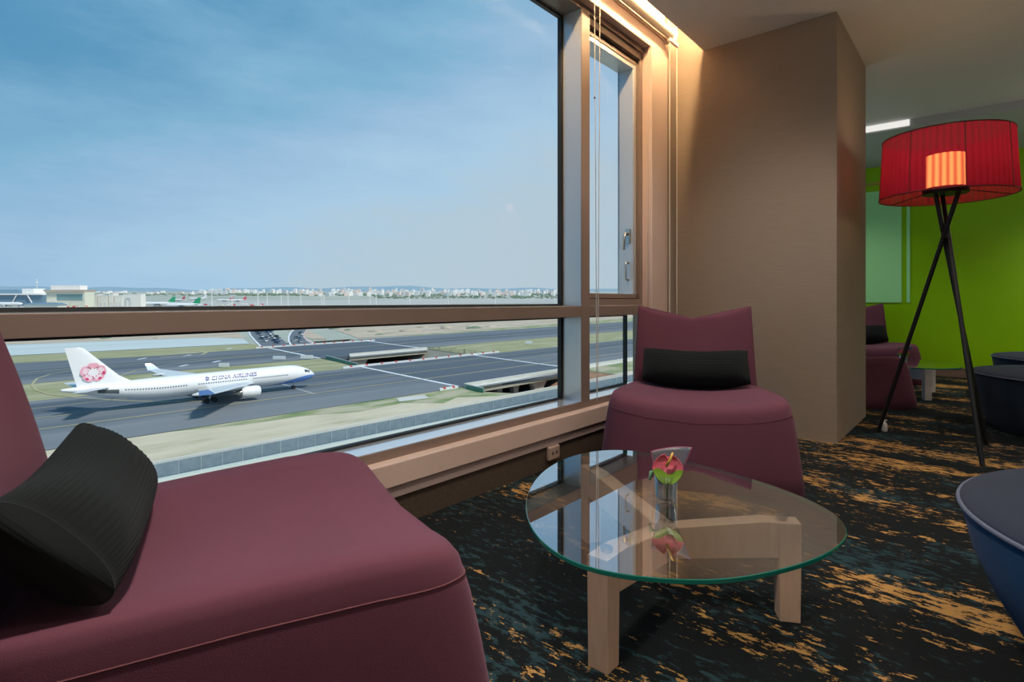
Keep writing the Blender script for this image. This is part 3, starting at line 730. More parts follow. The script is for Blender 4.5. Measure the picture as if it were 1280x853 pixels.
flat('taxiway_link', [[(-900,301),(-900,330),(10,318),(70,306),(70,301)]], M['asphalt'], -.08)
flat('concrete_apron', [[(-600,362),(10,357),(112,341),(121,380),(108,404),(10,429),(-600,440)]], M['concrete'], -.13)
flat('dirt_lot', [[(-700,429),(10,430),(108,405),(122,380),(132,420),(150,520),(150,900),(-700,900)], [(176,330),(420,330),(700,420),(900,700),(300,820),(230,520)], [(150,340),(158,338),(182,420),(214,520),(200,560),(172,440)]], M['dirt'], -.12)
flat('grass_field', [[(190,322),(520,322),(800,380),(600,372),(300,338)], [(480,420),(900,470),(1200,640),(560,520)]], M['greengrass'], -.11)
flat('runway_far', [[(330,420),(1400,640),(2200,900),(1500,760),(420,470)], [(-2000,760),(3000,900),(3000,960),(-2000,820)]], M['apron'], -.105)
flat('apron_far', [[(-2500,980),(2000,980),(2600,1700),(-2500,1700)]], M['apron'], -.10)
# markings
def line(pts, w, h=-.04, name='marking_white', mt='paintwhite'):
    m = MB(); a = []; b = []
    for i, p in enumerate(pts):
        d = Vector(pts[min(i+1, len(pts)-1)])-Vector(pts[max(i-1, 0)]); d.normalize(); nn = Vector((-d.y, d.x))*w/2
        a.append((p[0]+nn.x, p[1]+nn.y, h)); b.append((p[0]-nn.x, p[1]-nn.y, h))
    n = len(pts); m.add(a+b, [(i, i+1, n+i+1, n+i) for i in range(n-1)])
    o = m.build(name, M[mt]); o.matrix_world = AIR; return struct(o)
for u in (U1, U2):
    line([(u,NT0+2),(u,NT1)], 1.5); line([(u,FT0),(u,FT1)], 1.5)
line([(-600,162),(1500,165)], .7, name='marking_yellow', mt='paintyellow')
line([(-600,174.5),(130,178),(500,192)], .55, name='marking_yellow', mt='paintyellow')
line([(-100,191),(500,199)], .5, name='marking_yellow', mt='paintyellow')
line([(-600,275),(1500,290)], .8, name='marking_yellow', mt='paintyellow')
arc = [uvp(x, y) for x, y in ((260,501.5),(205,502.5),(150,500.5),(100,497),(62,493),(45,487.5),(40,481),(46,473.5),(62,468),(85,464.5),(110,462))]
line(arc, .7, name='marking_yellow', mt='paintyellow')
arc2 = [uvp(x, y) for x, y in ((150,470),(170,463),(215,455.5),(260,450),(330,444))]
line(arc2, .7, name='marking_yellow', mt='paintyellow')
arc3 = [uvp(x, y) for x, y in ((200,447),(235,444.6),(252,443.5),(258,441),(250,438.8),(232,438.2))]
line(arc3, 1.4, name='marking_yellow', mt='paintyellow')
for (x, y) in ((176,448.5),(228,457),(269,452),(232,444.5),(285,436)):
    u, v = uvp(x, y); line([(u-1.5,v-2.5),(u+2.5,v+1.5)], 1.6, name='marking_white')
for k in range(12):
    u, v = uvp(354+k*3.4, 480.5+k*1.05); line([(u-.4,v),(u+.5,v)], .8, name='marking_white')

# barriers with red markers along the bridge edges
def barrier(u0, v0, u1, v1, label, n=12, h=.7, red=True):
    t = thing('bridge_barrier', gp(u0, v0), label, 'barrier', 'red and white barriers of the taxiway bridges')
    L_ = math.hypot(u1-u0, v1-v0); t.matrix_world = gloc(u0, v0, 0, math.atan2(v1-v0, u1-u0))
    m = MB(); m.box(0, L_, -.3, .3, -.1, h); m.build('rail', M['paintwhite'], t)
    for k in range(n):
        x = (k+.5)*L_/n; m = MB(); m.box(x-.45, x+.45, -.34, .34, h*.4, h+.22); m.build('red_marker', M['redpaint'], t)
    return t
barrier(U1-6, FT1+2, U2+4, FT1-1, 'white barrier with red markers on the far edge of the far taxiway bridge', 12)
barrier(U1-8, NT1+.5, U2+16, NT1+.5, 'white barrier with red markers on the far edge of the near taxiway bridge', 12)
barrier(U1-9, NT0-.5, U1-2, NT0-.5, 'short red and white barrier beside the green railing of the near bridge', 2)
# near parapet and girder of the near bridge, far bridge girder
def parapet(u0, v0, u1, v1, label, hg, mats):
    t = thing('bridge_parapet', gp(u0, v0), label, 'bridge parapet'); L_ = math.hypot(u1-u0, v1-v0); t.matrix_world = gloc(u0, v0, 0, math.atan2(v1-v0, u1-u0))
    m = MB(); m.box(0, L_, -.6, .6, -.6, 1.0); m.build('parapet_wall', M['parapet'], t)
    m = MB(); m.hexa([(0,-1.2,-.7),(L_,-1.2,-.7),(L_,.6,-.7),(0,.6,-.7)], [(0,-1.5,-.1),(L_,-1.5,-.1),(L_,.6,-.1),(0,.6,-.1)]); m.build('ledge', M['paintwhite'], t)
    m = MB(); m.box(0, L_, -.3, .8, -hg, -.7); m.build('girder', mats, t)
    return t
parapet(U1+1, NT0-.3, U2+90, NT0+5, 'pale concrete parapet and girder along the near taxiway bridge', 2.6, M['girder'])
parapet(U1+14, FT0-.6, U2-1, FT0-.6, 'tan girder and parapet of the far taxiway bridge', 2.4, M['girder'])
def pier(u, v, label, w=5, d=2.2, h=5.4, flare=2.0):
    t = thing('bridge_pier', gp(u, v, -7.5), label, 'bridge pier', 'concrete piers under the taxiway bridges'); t.matrix_world = gloc(u, v, -7.5)
    m = MB(); m.hexa([(-w/2,-d/2,0),(w/2,-d/2,0),(w/2,d/2,0),(-w/2,d/2,0)], [(-w/2,-d/2,h*.45),(w/2,-d/2,h*.45),(w/2,d/2,h*.45),(-w/2,d/2,h*.45)]); m.build('shaft', M['pier'], t)
    m = MB(); m.hexa([(-w/2,-d/2,h*.45),(w/2,-d/2,h*.45),(w/2,d/2,h*.45),(-w/2,d/2,h*.45)], [(-w/2-flare,-d/2-.3,h),(w/2+flare,-d/2-.3,h),(w/2+flare,d/2+.3,h),(-w/2-flare,d/2+.3,h)]); m.build('pier_head', M['pier'], t)
pier(150, 145, 'wide flared pier under the near bridge beside the orange slope')
pier(140, 147, 'slim pier under the near bridge, left of the flared pier', 2.4, 2, 5.4, .6)
pier(133, 148, 'slim pier under the near bridge in the dark of the cutting', 2.2, 2, 5.4, .5)
pier(132, 247, 'flared pier under the tan girder of the far bridge', 4, 2, 5.2, 2.0)
# green railings at the bridge ends
def railing(a, b, label, h=1.1):
    d = Vector(b)-Vector(a); t = thing('green_railing', gp(*a), label, 'railing', 'green railings at the bridge ends'); t.matrix_world = gloc(a[0], a[1], 0, math.atan2(d.y, d.x)); L_ = d.length
    m = MB(); m.box(0, L_, -.12, .12, -.5, h); m.build('panel', M['greenfence'], t)
    m = MB(); m.box(0, L_, -.2, .2, h, h+.25); m.build('top_rail', M['fencepost'], t)
railing((U1-.5,NT0-3), (U1-1,129), 'green railing dropping from the near bridge corner to the sand')
railing((U1-1,NT1+2), (U1+2,FT0-2), 'green railing between the two taxiway bridges')
# mesh fence with posts along the hotel side
FA, FB = (0,106.0), (165,109.0)
d_ = Vector(FB)-Vector(FA); fl = d_.length
fence = thing('perimeter_fence', gp(*FA), 'long blue grey mesh fence with posts below the window', 'fence'); fence.matrix_world = gloc(FA[0], FA[1], 0, math.atan2(d_.y, d_.x))
m = MB(); m.box(-60, fl+140, -.05, .05, .3, 2.5); m.build('mesh_panel', M['meshfence'], fence)
m = MB(); m.box(-60, fl+140, -.25, .25, -.3, .15); m.box(-60, fl+140, -2.6, -2.2, -.3, .6); m.build('kerb', M['concrete'], fence)
m = MB(); m.box(-60, fl+140, -.08, .08, 2.5, 2.62); m.build('top_rail', M['fencepost'], fence)
for k in range(56):
    x = 10+k*3.4; m = MB(); m.box(x-.045, x+.045, -.13, -.05, 0, 2.5); m.build('post', M['fencepost'], fence)
cw = thing('concrete_wall', gp(0,113), 'low pale concrete wall behind the mesh fence', 'wall'); cw.matrix_world = gloc(0, 112.6, 0, .035)
m = MB(); m.box(-60, 330, -.4, .4, -.6, 1.1); m.build('wall_face', M['parapet'], cw)
# service lane between fence and wall
flat('service_lane', [rect(-60,330,106.5,112.2)], M['shoulder'], -.20)

# ---------------- airliner
NOSE_U, PV = 77.2, 174.6
pl = thing('airliner', gp(NOSE_U, PV), 'white wide-body airliner with pink blossom tail taxiing past the window', 'airplane'); pl.matrix_world = gloc(NOSE_U, PV)
RF = 2.82; ZC = 4.75
def sect(x):                                # distance behind nose -> radius, centre height
    if x < 9: q = x/9; r = RF*(1-(1-q)**2.15)**.62; z = ZC-.95*(1-q)**1.8
    elif x < 42: r = RF; z = ZC
    else:
        q = (x-42)/21.7; r = RF*(1-q**1.55*.90); z = ZC+1.75*q**1.5
    return max(r, .05), z
m = MB(); rings = []; nn = 40
xs = [0,.12,.35,.8,1.5,2.5,4,5.5,7,9,12,16,20,25,30,36,42,45,48,51,54,57,60,62,63.2,63.7]
for x in xs:
    r, z = sect(x); rings.append([(-x, r*math.sin(2*PI*i/nn), z-r*math.cos(2*PI*i/nn)) for i in range(nn)])
m.loft(rings); fus = m.build('fuselage', M['planewhite'], pl, smooth=True)
# blue sweep under the nose
m = MB()
def skin(x, a, e=.035): r, z = sect(x); return (-x, -(r+e)*math.sin(a), z-(r+e)*math.cos(a))
for side in (1, -1):
    K = 24; vs = []
    for k in range(K+1):
        x = .25+k*(15.5/K); q = k/K
        a_top = 1.66*(1-q**1.25)+.2*q; a_bot = .0
        for j in range(5):
            a = a_bot+(a_top-a_bot)*j/4; p = skin(x, a); vs.append((p[0], p[1]*side, p[2]))
    m.add(vs, [(k*5+j, k*5+j+1, (k+1)*5+j+1, (k+1)*5+j) for k in range(K) for j in range(4)])
m.build('blue_belly_stripe', M['planeblue'], fus, smooth=True)
# cabin windows, doors, cockpit glass
m = MB()
for side in (1, -1):
    for lo, hi in ((9.5,19.5),(21.5,34.5),(37,51)):
        x = lo
        while x < hi:
            vs = [skin(x, a) for a in (1.60, 1.72)]+[skin(x+.34, a) for a in (1.72, 1.60)]
            m.add([(p[0], p[1]*side, p[2]) for p in vs], [(0,1,2,3)]); x += .62
m.build('window_pattern', M['winrow'], fus)
m = MB()
for side in (1, -1):
    for (xa, xb, a0, a1) in ((2.0,2.9,2.05,2.45),(3.0,3.9,2.0,2.38)):
        vs = [skin(xa, a0), skin(xa, a1), skin(xb, a1-.03), skin(xb, a0-.05)]; m.add([(p[0], p[1]*side, p[2]) for p in vs], [(0,1,2,3)])
m.build('cockpit_glass', M['dark'], fus)
# airline lettering bent round the fuselage
def lettering(text, size, x_end, a0, side, shear=.25):
    cu = bpy.data.curves.new('lettering', 'FONT'); cu.body = text; cu.size = size; cu.shear = shear; cu.space_character = 1.08; cu.offset = .034*size
    to = bpy.data.objects.new('lettering_tmp', cu); C.objects.link(to)
    dg = bpy.context.evaluated_depsgraph_get(); me = bpy.data.meshes.new_from_object(to.evaluated_get(dg))
    C.objects.unlink(to); bpy.data.objects.remove(to)
    bm = bmesh.new(); bm.from_mesh(me)
    for k in range(1, 8): 
        bmesh.ops.bisect_plane(bm, geom=bm.verts[:]+bm.edges[:]+bm.faces[:], plane_co=(0, size*.75*k/8, 0), plane_no=(0,1,0))
    w = max(v.co.x for v in bm.verts)
    for v in bm.verts:
        x = (x_end+(w-v.co.x)) if side > 0 else (x_end+v.co.x)
        r, z = sect(x); a = a0+v.co.y/RF; v.co = (-x, -side*(r+.05)*math.sin(a), z-(r+.05)*math.cos(a))
    bm.to_mesh(me); bm.free(); me.materials.clear(); me.materials.append(M['planedarkblue'])
    o = bpy.data.objects.new('lettering', me); C.objects.link(o); o.parent = fus; return w
wtx = lettering('CHINA AIRLINES', 1.55, 18.5, 1.92, 1)
lettering('CHINA AIRLINES', 1.55, 18.5, 1.92, -1)
m = MB()                                     # small emblem ahead of the words
for k in range(5):
    a = 2*PI*k/5; m.add([skin(18.5+wtx+.9+.38*math.cos(a)+.3*math.cos(b), 2.12+.13*math.sin(a)+.1*math.sin(b), .06) for b in [2*PI*i/10 for i in range(10)]], [tuple(range(10))])
m.build('emblem', M['planedarkblue'], fus)
# fin with blossom emblem
def finprof(z): q = (z-7.0)/9.8; return (50.0+9.4*q, 60.6+2.3*q)     # leading, trailing edge distance behind nose
m = MB(); rings = []
for z in [6.4, 7.0, 7.6, 9, 11, 13, 15, 16.4, 16.8]:
    le, te = finprof(z); le -= 2.6*max(0, (9.2-z)/2.8)**2
    if z > 16.5: le += .5
    c = te-le; t_ = .055*c
    prof = [(0,0),(.04,.55),(.15,.9),(.35,1),(.65,.75),(1,.08)]
    up_ = [(-(le+c*s), t_*w, z) for s, w in prof]; dn = [(-(le+c*s), -t_*w, z) for s, w in reversed(prof[1:])]
    rings.append(up_+dn)
m.loft(rings); fin = m.build('tail_fin', M['planewhite'], pl, smooth='auto')
def disc(cx, cz, rx, rz_, y, rot=0, n=22, heart=0):
    pts = []
    for i in range(n):
        a = 2*PI*i/n; r = 1-heart*max(0, math.cos(a))**6*.45
        X, Z = rx*math.cos(a)*r, rz_*math.sin(a)*r
        pts.append((cx+X*math.cos(rot)-Z*math.sin(rot), y, cz+X*math.sin(rot)+Z*math.cos(rot)))
    return pts
em = {k: MB() for k in ('petal','petal_light','petal_white','petal_red')}
ex, ez = -57.3, 10.35
for side in (-1, 1):
    y = side*.62
    for k in range(5):
        a = PI/2+2*PI*k/5; cx, cz = ex+1.55*math.cos(a), ez+1.25*math.sin(a)
        em['petal'].add(disc(cx, cz, 1.40, 1.28, y, a, heart=.5), [tuple(range(22))])
        if k: em['petal_light'].add(disc(ex+1.45*math.cos(a), ez+1.15*math.sin(a), .86, .80, y+side*.012, a), [tuple(range(22))])
        if k in (2,3): em['petal_red'].add(disc(ex+2.25*math.cos(a), ez+1.95*math.sin(a), .36, .40, y+side*.022, a, heart=1), [tuple(range(22))])
        if k == 4: em['petal_red'].add(disc(ex+2.05*math.cos(a)+.2, ez+1.4*math.sin(a)-.7, .42, .44, y+side*.022, a, heart=1), [tuple(range(22))])
    em['petal_white'].add(disc(ex, ez, 1.30, 1.12, y+side*.024), [tuple(range(22))])
    for k in range(10):
        a = 2*PI*k/10+.15; em['petal_red'].add(disc(ex+1.20*math.cos(a), ez+1.0*math.sin(a), .14, .14, y+side*.034), [tuple(range(22))])
for k, mb in em.items(): mb.build({'petal':'blossom_petals','petal_light':'blossom_inner','petal_white':'blossom_centre','petal_red':'blossom_dots'}[k], M[k], fin)
def wingsurf(stations, thick=.11):
    rings = []
    prof = [(0,0),(.03,.6),(.12,.95),(.35,1),(.7,.6),(1,.03)]
    for (y, le, te, z) in stations:
        c = te-le; t_ = c*thick/2
        rings.append([(-(le+c*s), y, z+t_*w) for s, w in prof]+[(-(le+c*s), y, z-t_*w*.8) for s, w in reversed(prof[1:-1])])
    m = MB(); m.loft(rings); return m
for side in (-1, 1):
    w = wingsurf([(side*1.5,18.6,32.2,3.35),(side*2.8,19.6,32.0,3.5),(side*9.4,24.0,33.2,4.2),(side*20,31.2,38.2,5.3),(side*28.6,37.1,40.2,6.2)]).build('wing', M['wingwhite'], pl, smooth='auto')
    m = MB(); m.hexa([(-37.2,side*28.5,6.1),(-40.4,side*28.5,6.1),(-40.4,side*28.8,6.25),(-37.2,side*28.8,6.25)], [(-39.4,side*29.6,8.1),(-41.0,side*29.6,8.1),(-41.0,side*29.75,8.15),(-39.4,side*29.75,8.15)]); wl = m.build('winglet', M['planewhite'], w)
    m = MB(); m.hexa([(-37.15,side*28.46,6.05),(-40.45,side*28.46,6.05),(-40.45,side*28.86,6.2),(-37.15,side*28.86,6.2)], [(-38.75,side*29.15,7.45),(-40.85,side*29.15,7.45),(-40.85,side*29.45,7.5),(-38.75,side*29.45,7.5)]); m.build('blue_winglet_base', M['planeblue'], wl)
    for fy, fx in ((12,33.8),(17,36.6),(22,38.8)):
        m = MB(); z = 4.4+(fy-9.4)*.105-.35; m.sphere((-fx+.4, side*fy, z), 1, 10, 8, (2.2,.30,.42)); m.build('flap_fairing', M['wingwhite'], w, smooth=True)
    e = MB(); e.lathe([(1.28,0),(1.50,.35),(1.62,1.2),(1.60,2.4),(1.42,3.9),(1.20,4.9),(1.0,4.85)], 32); e.xf(Matrix.Translation((-20.2, side*9.4, 2.35)) @ Matrix.Rotation(-PI/2, 4, 'Y'))
    en = e.build('engine', M['planewhite'], pl, smooth='auto')
    e = MB(); e.lathe([(1.22,.05),(1.10,.6),(.30,.7)], 24); e.xf(Matrix.Translation((-20.2, side*9.4, 2.35)) @ Matrix.Rotation(-PI/2, 4, 'Y')); e.build('fan', M['dark'], en, smooth='auto')
    e = MB(); e.lathe([(.98,4.2),(.92,5.2),(.62,6.2),(.42,6.3),(.05,7.3)], 24); e.xf(Matrix.Translation((-20.2, side*9.4, 2.35)) @ Matrix.Rotation(-PI/2, 4, 'Y')); e.build('exhaust', M['planemetal'], en, smooth='auto')
    m = MB(); m.hexa([(-28.0,side*9.4-.25,3.3),(-21.5,side*9.4-.25,3.6),(-21.5,side*9.4+.25,3.6),(-28.0,side*9.4+.25,3.3)], [(-30.0,side*9.4-.25,4.2),(-24.6,side*9.4-.25,4.45),(-24.6,side*9.4+.25,4.45),(-30.0,side*9.4+.25,4.2)]); m.build('pylon', M['wingwhite'], en)
    wingsurf([(side*.3,53.6,60.4,6.2),(side*1.6,54.2,60.2,6.25),(side*9.7,59.4,62.4,6.95)], .10).build('tailplane', M['wingwhite'], pl, smooth='auto')
    g = MB(); g.tube([(-32, side*5.3, 3.4), (-32, side*5.3, 1.0)], .22, 10); gr = g.build('main_gear', M['planegrey'], pl, smooth='auto')
    g = MB()
    for gx in (-33, -31):
        for gy in (-.7, .7): g.tube([(gx, side*5.3+gy-.25, .7), (gx, side*5.3+gy+.25, .7)], .70, 18)
    g.build('wheels', M['tyre'], gr, smooth='auto')
m = MB(); m.sphere((-27.5, 0, 2.55), 1, 20, 12, (9.5,2.75,1.15)); m.build('belly_fairing', M['planewhite'], pl, smooth=True)
m = MB(); m.add([skin(x, a, .03) for x in (52.2,53.4,55,56.6) for a in (1.18,1.36,1.54,1.72)], [(k*4+j, k*4+j+1, (k+1)*4+j+1, (k+1)*4+j) for k in range(3) for j in range(3)]); m.build('stabiliser_scuff', M['scuff'], fus, smooth=True)
g = MB(); g.tube([(-6.7, 0, 2.2), (-6.7, 0, .6)], .14, 10); gr = g.build('nose_gear', M['planegrey'], pl, smooth='auto')
g = MB()
for gy in (-.4, .4): g.tube([(-6.7, gy-.18, .52), (-6.7, gy+.18, .52)], .52, 16)
g.build('wheels', M['tyre'], gr, smooth='auto')

# ---------------- parked aircraft far away
PLANES = []
def far_plane(label, px, py, heading, tail, L_=50):
    u, v = uvp(px, py); PLANES.append((u, v))
    t = thing('parked_airplane', gp(u, v), label, 'airplane', 'airplanes parked on the far apron'); t.matrix_world = gloc(u, v, 0, heading)
    s = L_/50
    m = MB(); rings = []
    for x in (0,1,3,7,12,30,38,44,49,50):
        r = 2.6*(1-(1-min(1, x/8))**2)**.6 if x < 8 else (2.6 if x < 33 else 2.6*(1-((x-33)/17)**1.6*.9)); r = max(.1, r)
        zz = 4.3+(1.4*((x-33)/17)**1.5 if x > 33 else 0)
        rings.append([((25-x)*s, r*math.sin(2*PI*i/12)*s, (zz-r*math.cos(2*PI*i/12))*s) for i in range(12)])
    m.loft(rings); m.build('fuselage', M['planewhite'], t, smooth=True)
    m = MB(); m.hexa([(-13*s,-.3*s,6*s),(-24*s,-.3*s,6*s),(-24*s,.3*s,6*s),(-13*s,.3*s,6*s)][::-1], [(-21*s,-.2*s,15*s),(-25.5*s,-.2*s,15*s),(-25.5*s,.2*s,15*s),(-21*s,.2*s,15*s)][::-1]); m.build('tail_fin', M[tail], t)
    for sd in (-1, 1):
        m = MB(); m.hexa([(9*s,sd*1*s,2.9*s),(-2*s,sd*1*s,2.9*s),(-13*s,sd*23*s,4.6*s),(-10*s,sd*23*s,4.6*s)], [(9*s,sd*1*s,3.6*s),(-2*s,sd*1*s,3.5*s),(-13*s,sd*23*s,4.8*s),(-10*s,sd*23*s,4.8*s)]); m.build('wing', M['wingwhite'], t)
        m = MB(); m.hexa([(-17*s,sd*1*s,5.4*s),(-22*s,sd*1*s,5.4*s),(-24.5*s,sd*8*s,5.9*s),(-22.5*s,sd*8*s,5.9*s)], [(-17*s,sd*1*s,5.7*s),(-22*s,sd*1*s,5.7*s),(-24.5*s,sd*8*s,6.0*s),(-22.5*s,sd*8*s,6.0*s)]); m.build('tailplane', M['wingwhite'], t)
    for sd in (-1, 1):
        m = MB(); m.tube([(4*s, sd*8*s, 2.0*s), (-1*s, sd*8*s, 2.0*s)], 1.2*s, 10); m.tube([(3*s, sd*8*s, 0), (3*s, sd*8*s, .1)], .1, 6); m.build('engine', M['wingwhite'], t)
    m = MB()
    for (gx, gy) in ((19,0),(-3,3),(-3,-3)): m.box(gx*s-.5, gx*s+.5, gy*s-.5, gy*s+.5, 0, 2.2*s)
    m.build('landing_gear', M['tyre'], t)
hd = -RZ+th+PI/2       # broadside to the window, nose to the left in the picture
SIDE = math.atan2((Vector((-cs,-sn))).dot(EV), (Vector((-cs,-sn))).dot(EU))
far_plane('parked white airliner with green tail standing left of another green-tailed one', 198, 383, SIDE+.12, 'tailgreen', 62)
far_plane('parked white airliner with green tail, right of the other green-tailed one', 229, 385, SIDE+.05, 'tailgreen', 60)
far_plane('far white airliner with pinkish red tail behind the green-tailed ones', 222, 377, SIDE-.2, 'tailred', 48)
far_plane('plain white airliner parked alone right of the red-tailed one', 247, 375.5, SIDE, 'planewhite', 58)
far_plane('white airliner with red tail, left of the two in the apron middle', 281, 377.2, SIDE, 'tailred', 46)
far_plane('white airliner with red tail, right of the two in the apron middle', 297, 377.4, SIDE+.1, 'tailred', 46)
far_plane('far white airliner with orange tail beyond the cream cargo buildings', 166, 375.5, SIDE, 'tailorange', 62)
far_plane('white airliner parked nose out before the dark roofed terminal', 8, 383.5, SIDE+PI, 'planewhite', 62)

# ---------------- terminal and cargo buildings, placed on the airfield facing the hotel
VIEWROT = SIDE+PI      # building width runs across the view
def bld(name, px0, px1, pyb, label, cat, group=None, h=20, depth=60):
    u, v = uvp((px0+px1)/2, pyb); d = 697*31/(pyb-363)
    t = thing(name, gp(u, v), label, cat, group); t.matrix_world = gloc(u, v, 0, VIEWROT)
    w = (px1-px0)/697*d
    return t, w, d/697
def front(mb, w0, w1, z0, z1, y0, y1): mb.box(w0, w1, y0, y1, z0, z1)
# big terminal hall with a pale top block
t, w, k = bld('terminal_building', 58, 106, 384, 'cream terminal block with glazed front and white rooftop box', 'building')
H = 24*k
m = MB(); front(m, -w/2, w/2, 0, H*.78, 0, 24); m.build('hall', M['terminal_wall'], t)
m = MB(); m.box(-w*.22, w*.45, -.6, 0, H*.36, H*.66); m.build('glazing', M['terminal_glass'], t)
for q in range(7):
    m = MB(); m.box(-w*.46+q*w*.035, -w*.45+q*w*.035, -.8, 0, H*.25, H*.72); m.build('fin', M['cream'], t)
m = MB(); m.hexa([(-w*.5,-2,H*.78),(w*.5,-2,H*.78),(w*.5,26,H*.78),(-w*.5,26,H*.78)], [(-w*.53,-6,H*.90),(w*.54,-6,H*.90),(w*.54,28,H*.90),(-w*.53,28,H*.90)]); m.build('roof_band', M['peach'], t)
m = MB(); m.box(-w*.42, w*.34, 4, 22, H*.90, H*1.13); m.build('roof_box', M['cityw'], t)
m = MB(); m.box(-w*.5, w*.1, -14, -2, 0, H*.22); m.build('annex', M['cityg'], t)
t, w, k = bld('terminal_building', -40, 62, 382.5, 'long dark blue roofed terminal wing at the left edge of the view', 'building')
H = 22*k
m = MB(); m.hexa([(-w/2,0,0),(w*.40,0,0),(w*.40,70,0),(-w/2,70,0)], [(-w/2,0,H*.62),(w*.42,0,H*.62),(w*.42,70,H*.62),(-w/2,70,H*.62)]); m.build('facade', M['terminal_roof'], t)
m = MB(); m.box(-w/2, w*.42, -4, 74, H*.62, H*.70); m.build('roof_edge', M['cityw'], t)
m = MB(); m.hexa([(-w/2,10,H*.70),(w*.10,10,H*.70),(w*.10,60,H*.70),(-w/2,60,H*.70)], [(-w/2,15,H*.92),(w*.04,15,H*.92),(w*.04,55,H*.92),(-w/2,55,H*.92)]); m.build('upper_roof', M['terminal_roof'], t)
m = MB(); m.box(w*.10, w*.24, 12, 40, H*.70, H*.98); m.build('roof_box', M['cityw'], t)
for q in range(2):
    m = MB(); x = w*(.12+.12*q); m.tube([(x,-3,H*.66),(x+w*.06*(1 if q else -1),-3,H*.18)], 1.0, 6); m.build('brace', M['cityw'], t)
t, w, k = bld('pier_building', 30, 72, 386, 'low cream boarding pier with blue roof before the terminal', 'building')
m = MB(); m.box(-w/2, w/2, 0, 20, 0, 5*k); m.build('wall', M['cream'], t)
m = MB(); m.hexa([(-w/2-2,-2,5*k),(w/2+2,-2,5*k),(w/2+2,22,5*k),(-w/2-2,22,5*k)], [(-w/2+6,6,7*k),(w/2-4,6,7*k),(w/2-4,14,7*k),(-w/2+6,14,7*k)]); m.build('roof', M['terminal_roof'], t)
t, w, k = bld('pier_building', 18, 60, 381, 'cream two storey boarding pier right of the parked airliner', 'building')
m = MB(); m.box(-w/2, w/2, 0, 20, 0, 9*k); m.build('wall', M['cream'], t)
m = MB(); m.box(-w*.45, w*.45, -.8, 0, 4.6*k, 6.2*k); m.build('window_band', M['dark'], t)
m = MB(); m.box(-w*.2, w*.5, 4, 18, 9*k, 12*k); m.build('upper_floor', M['cityp'], t)
cargo = [(112,121,383,16,'cream cargo block beside the terminal with plain front'),(122,135,383,15,'second cream cargo block from the terminal'),(136,142,383,17,'narrow cream cargo tower, third from the terminal'),(143,153,383,15,'cream cargo block left of the arched doorway'),(154,176,384,18,'cream cargo block with grey arched doorway')]
for i, (a, b, y, hp, lb) in enumerate(cargo):
    t, w, k = bld('cargo_building', a, b, y, lb, 'building', 'cream cargo buildings'); H = hp*k*.86
    m = MB(); m.box(-w/2, w/2, 0, 14, 0, H); m.build('wall', M['cream'], t)
    m = MB(); m.box(-w/2-.2, w/2+.2, -.2, 14.2, H, H+1.2); m.build('roof_edge', M['cityw'], t)
    if i == 4:
        m = MB(); n = 12; o_ = []; i_ = []
        for q in range(n+1):
            a_ = PI*q/n; o_.append((-w*.22-w*.16*math.cos(a_), -.5, H*.55+w*.14*math.sin(a_))); i_.append((-w*.22-w*.11*math.cos(a_), -.5, H*.55+w*.09*math.sin(a_)))
        o_ = [(-w*.38,-.5,0)]+o_+[(-w*.06,-.5,0)]; i_ = [(-w*.33,-.5,0)]+i_+[(-w*.11,-.5,0)]
        m.add(o_+i_, [(q, q+1, len(o_)+q+1, len(o_)+q) for q in range(len(o_)-1)])
        dp = [(x, y-.4, z) for x, y, z in o_+i_]; m.add(dp, [(q, len(o_)+q, len(o_)+q+1, q+1) for q in range(len(o_)-1)])
        m.build('arch', M['cityg'], t)
    else:
        for q in range(2):
            m = MB(); x = -w*.28+q*w*.4; m.box(x, x+w*.2, -.4, 0, 0, H*.35); m.build('gate', M['cityg'], t)
# tall mast left
t, w, k = bld('antenna_mast', 46, 47, 380, 'thin white antenna mast above the dark terminal roof', 'mast')
m = MB(); m.tube([(0,0,0),(0,0,31*k)], [.9,.5], 8); m.build('pole', M['cityw'], t); m = MB(); m.box(-2,2,-2,2,26*k,27*k); m.build('platform', M['cityw'], t)

# ---------------- light masts on the apron
lm0 = None
mx = [265,290,322.5,334,351.5,360,376,402,405,436,462.5,470,512,560,619]
for i, x in enumerate(mx):
    y = 385+(i % 3)*.8
    u, v = uvp(x, y)
    lb = 'thin white floodlight mast on the apron, %s in the row from the left' % ('first second third fourth fifth sixth seventh eighth ninth tenth eleventh twelfth thirteenth fourteenth fifteenth'.split()[i])
    if lm0 is None:
        lm0 = thing('floodlight_mast', gp(u, v), lb, 'mast', 'floodlight masts on the apron')
        m = MB(); m.tube([(0,0,0),(0,0,25)], [.75,.5], 8); m.build('pole', M['cityw'], lm0)
        m = MB(); m.box(-1.6,1.6,-.5,.5,24.2,25.4); m.build('lamp_head', M['cityw'], lm0)
        o = lm0
    else: o = copy_tree(lm0); o['label'] = lb
    o.matrix_world = gloc(u, v, 0, VIEWROT) @ Matrix.Scale([1,.8,.95][i % 3], 4, (0,0,1))

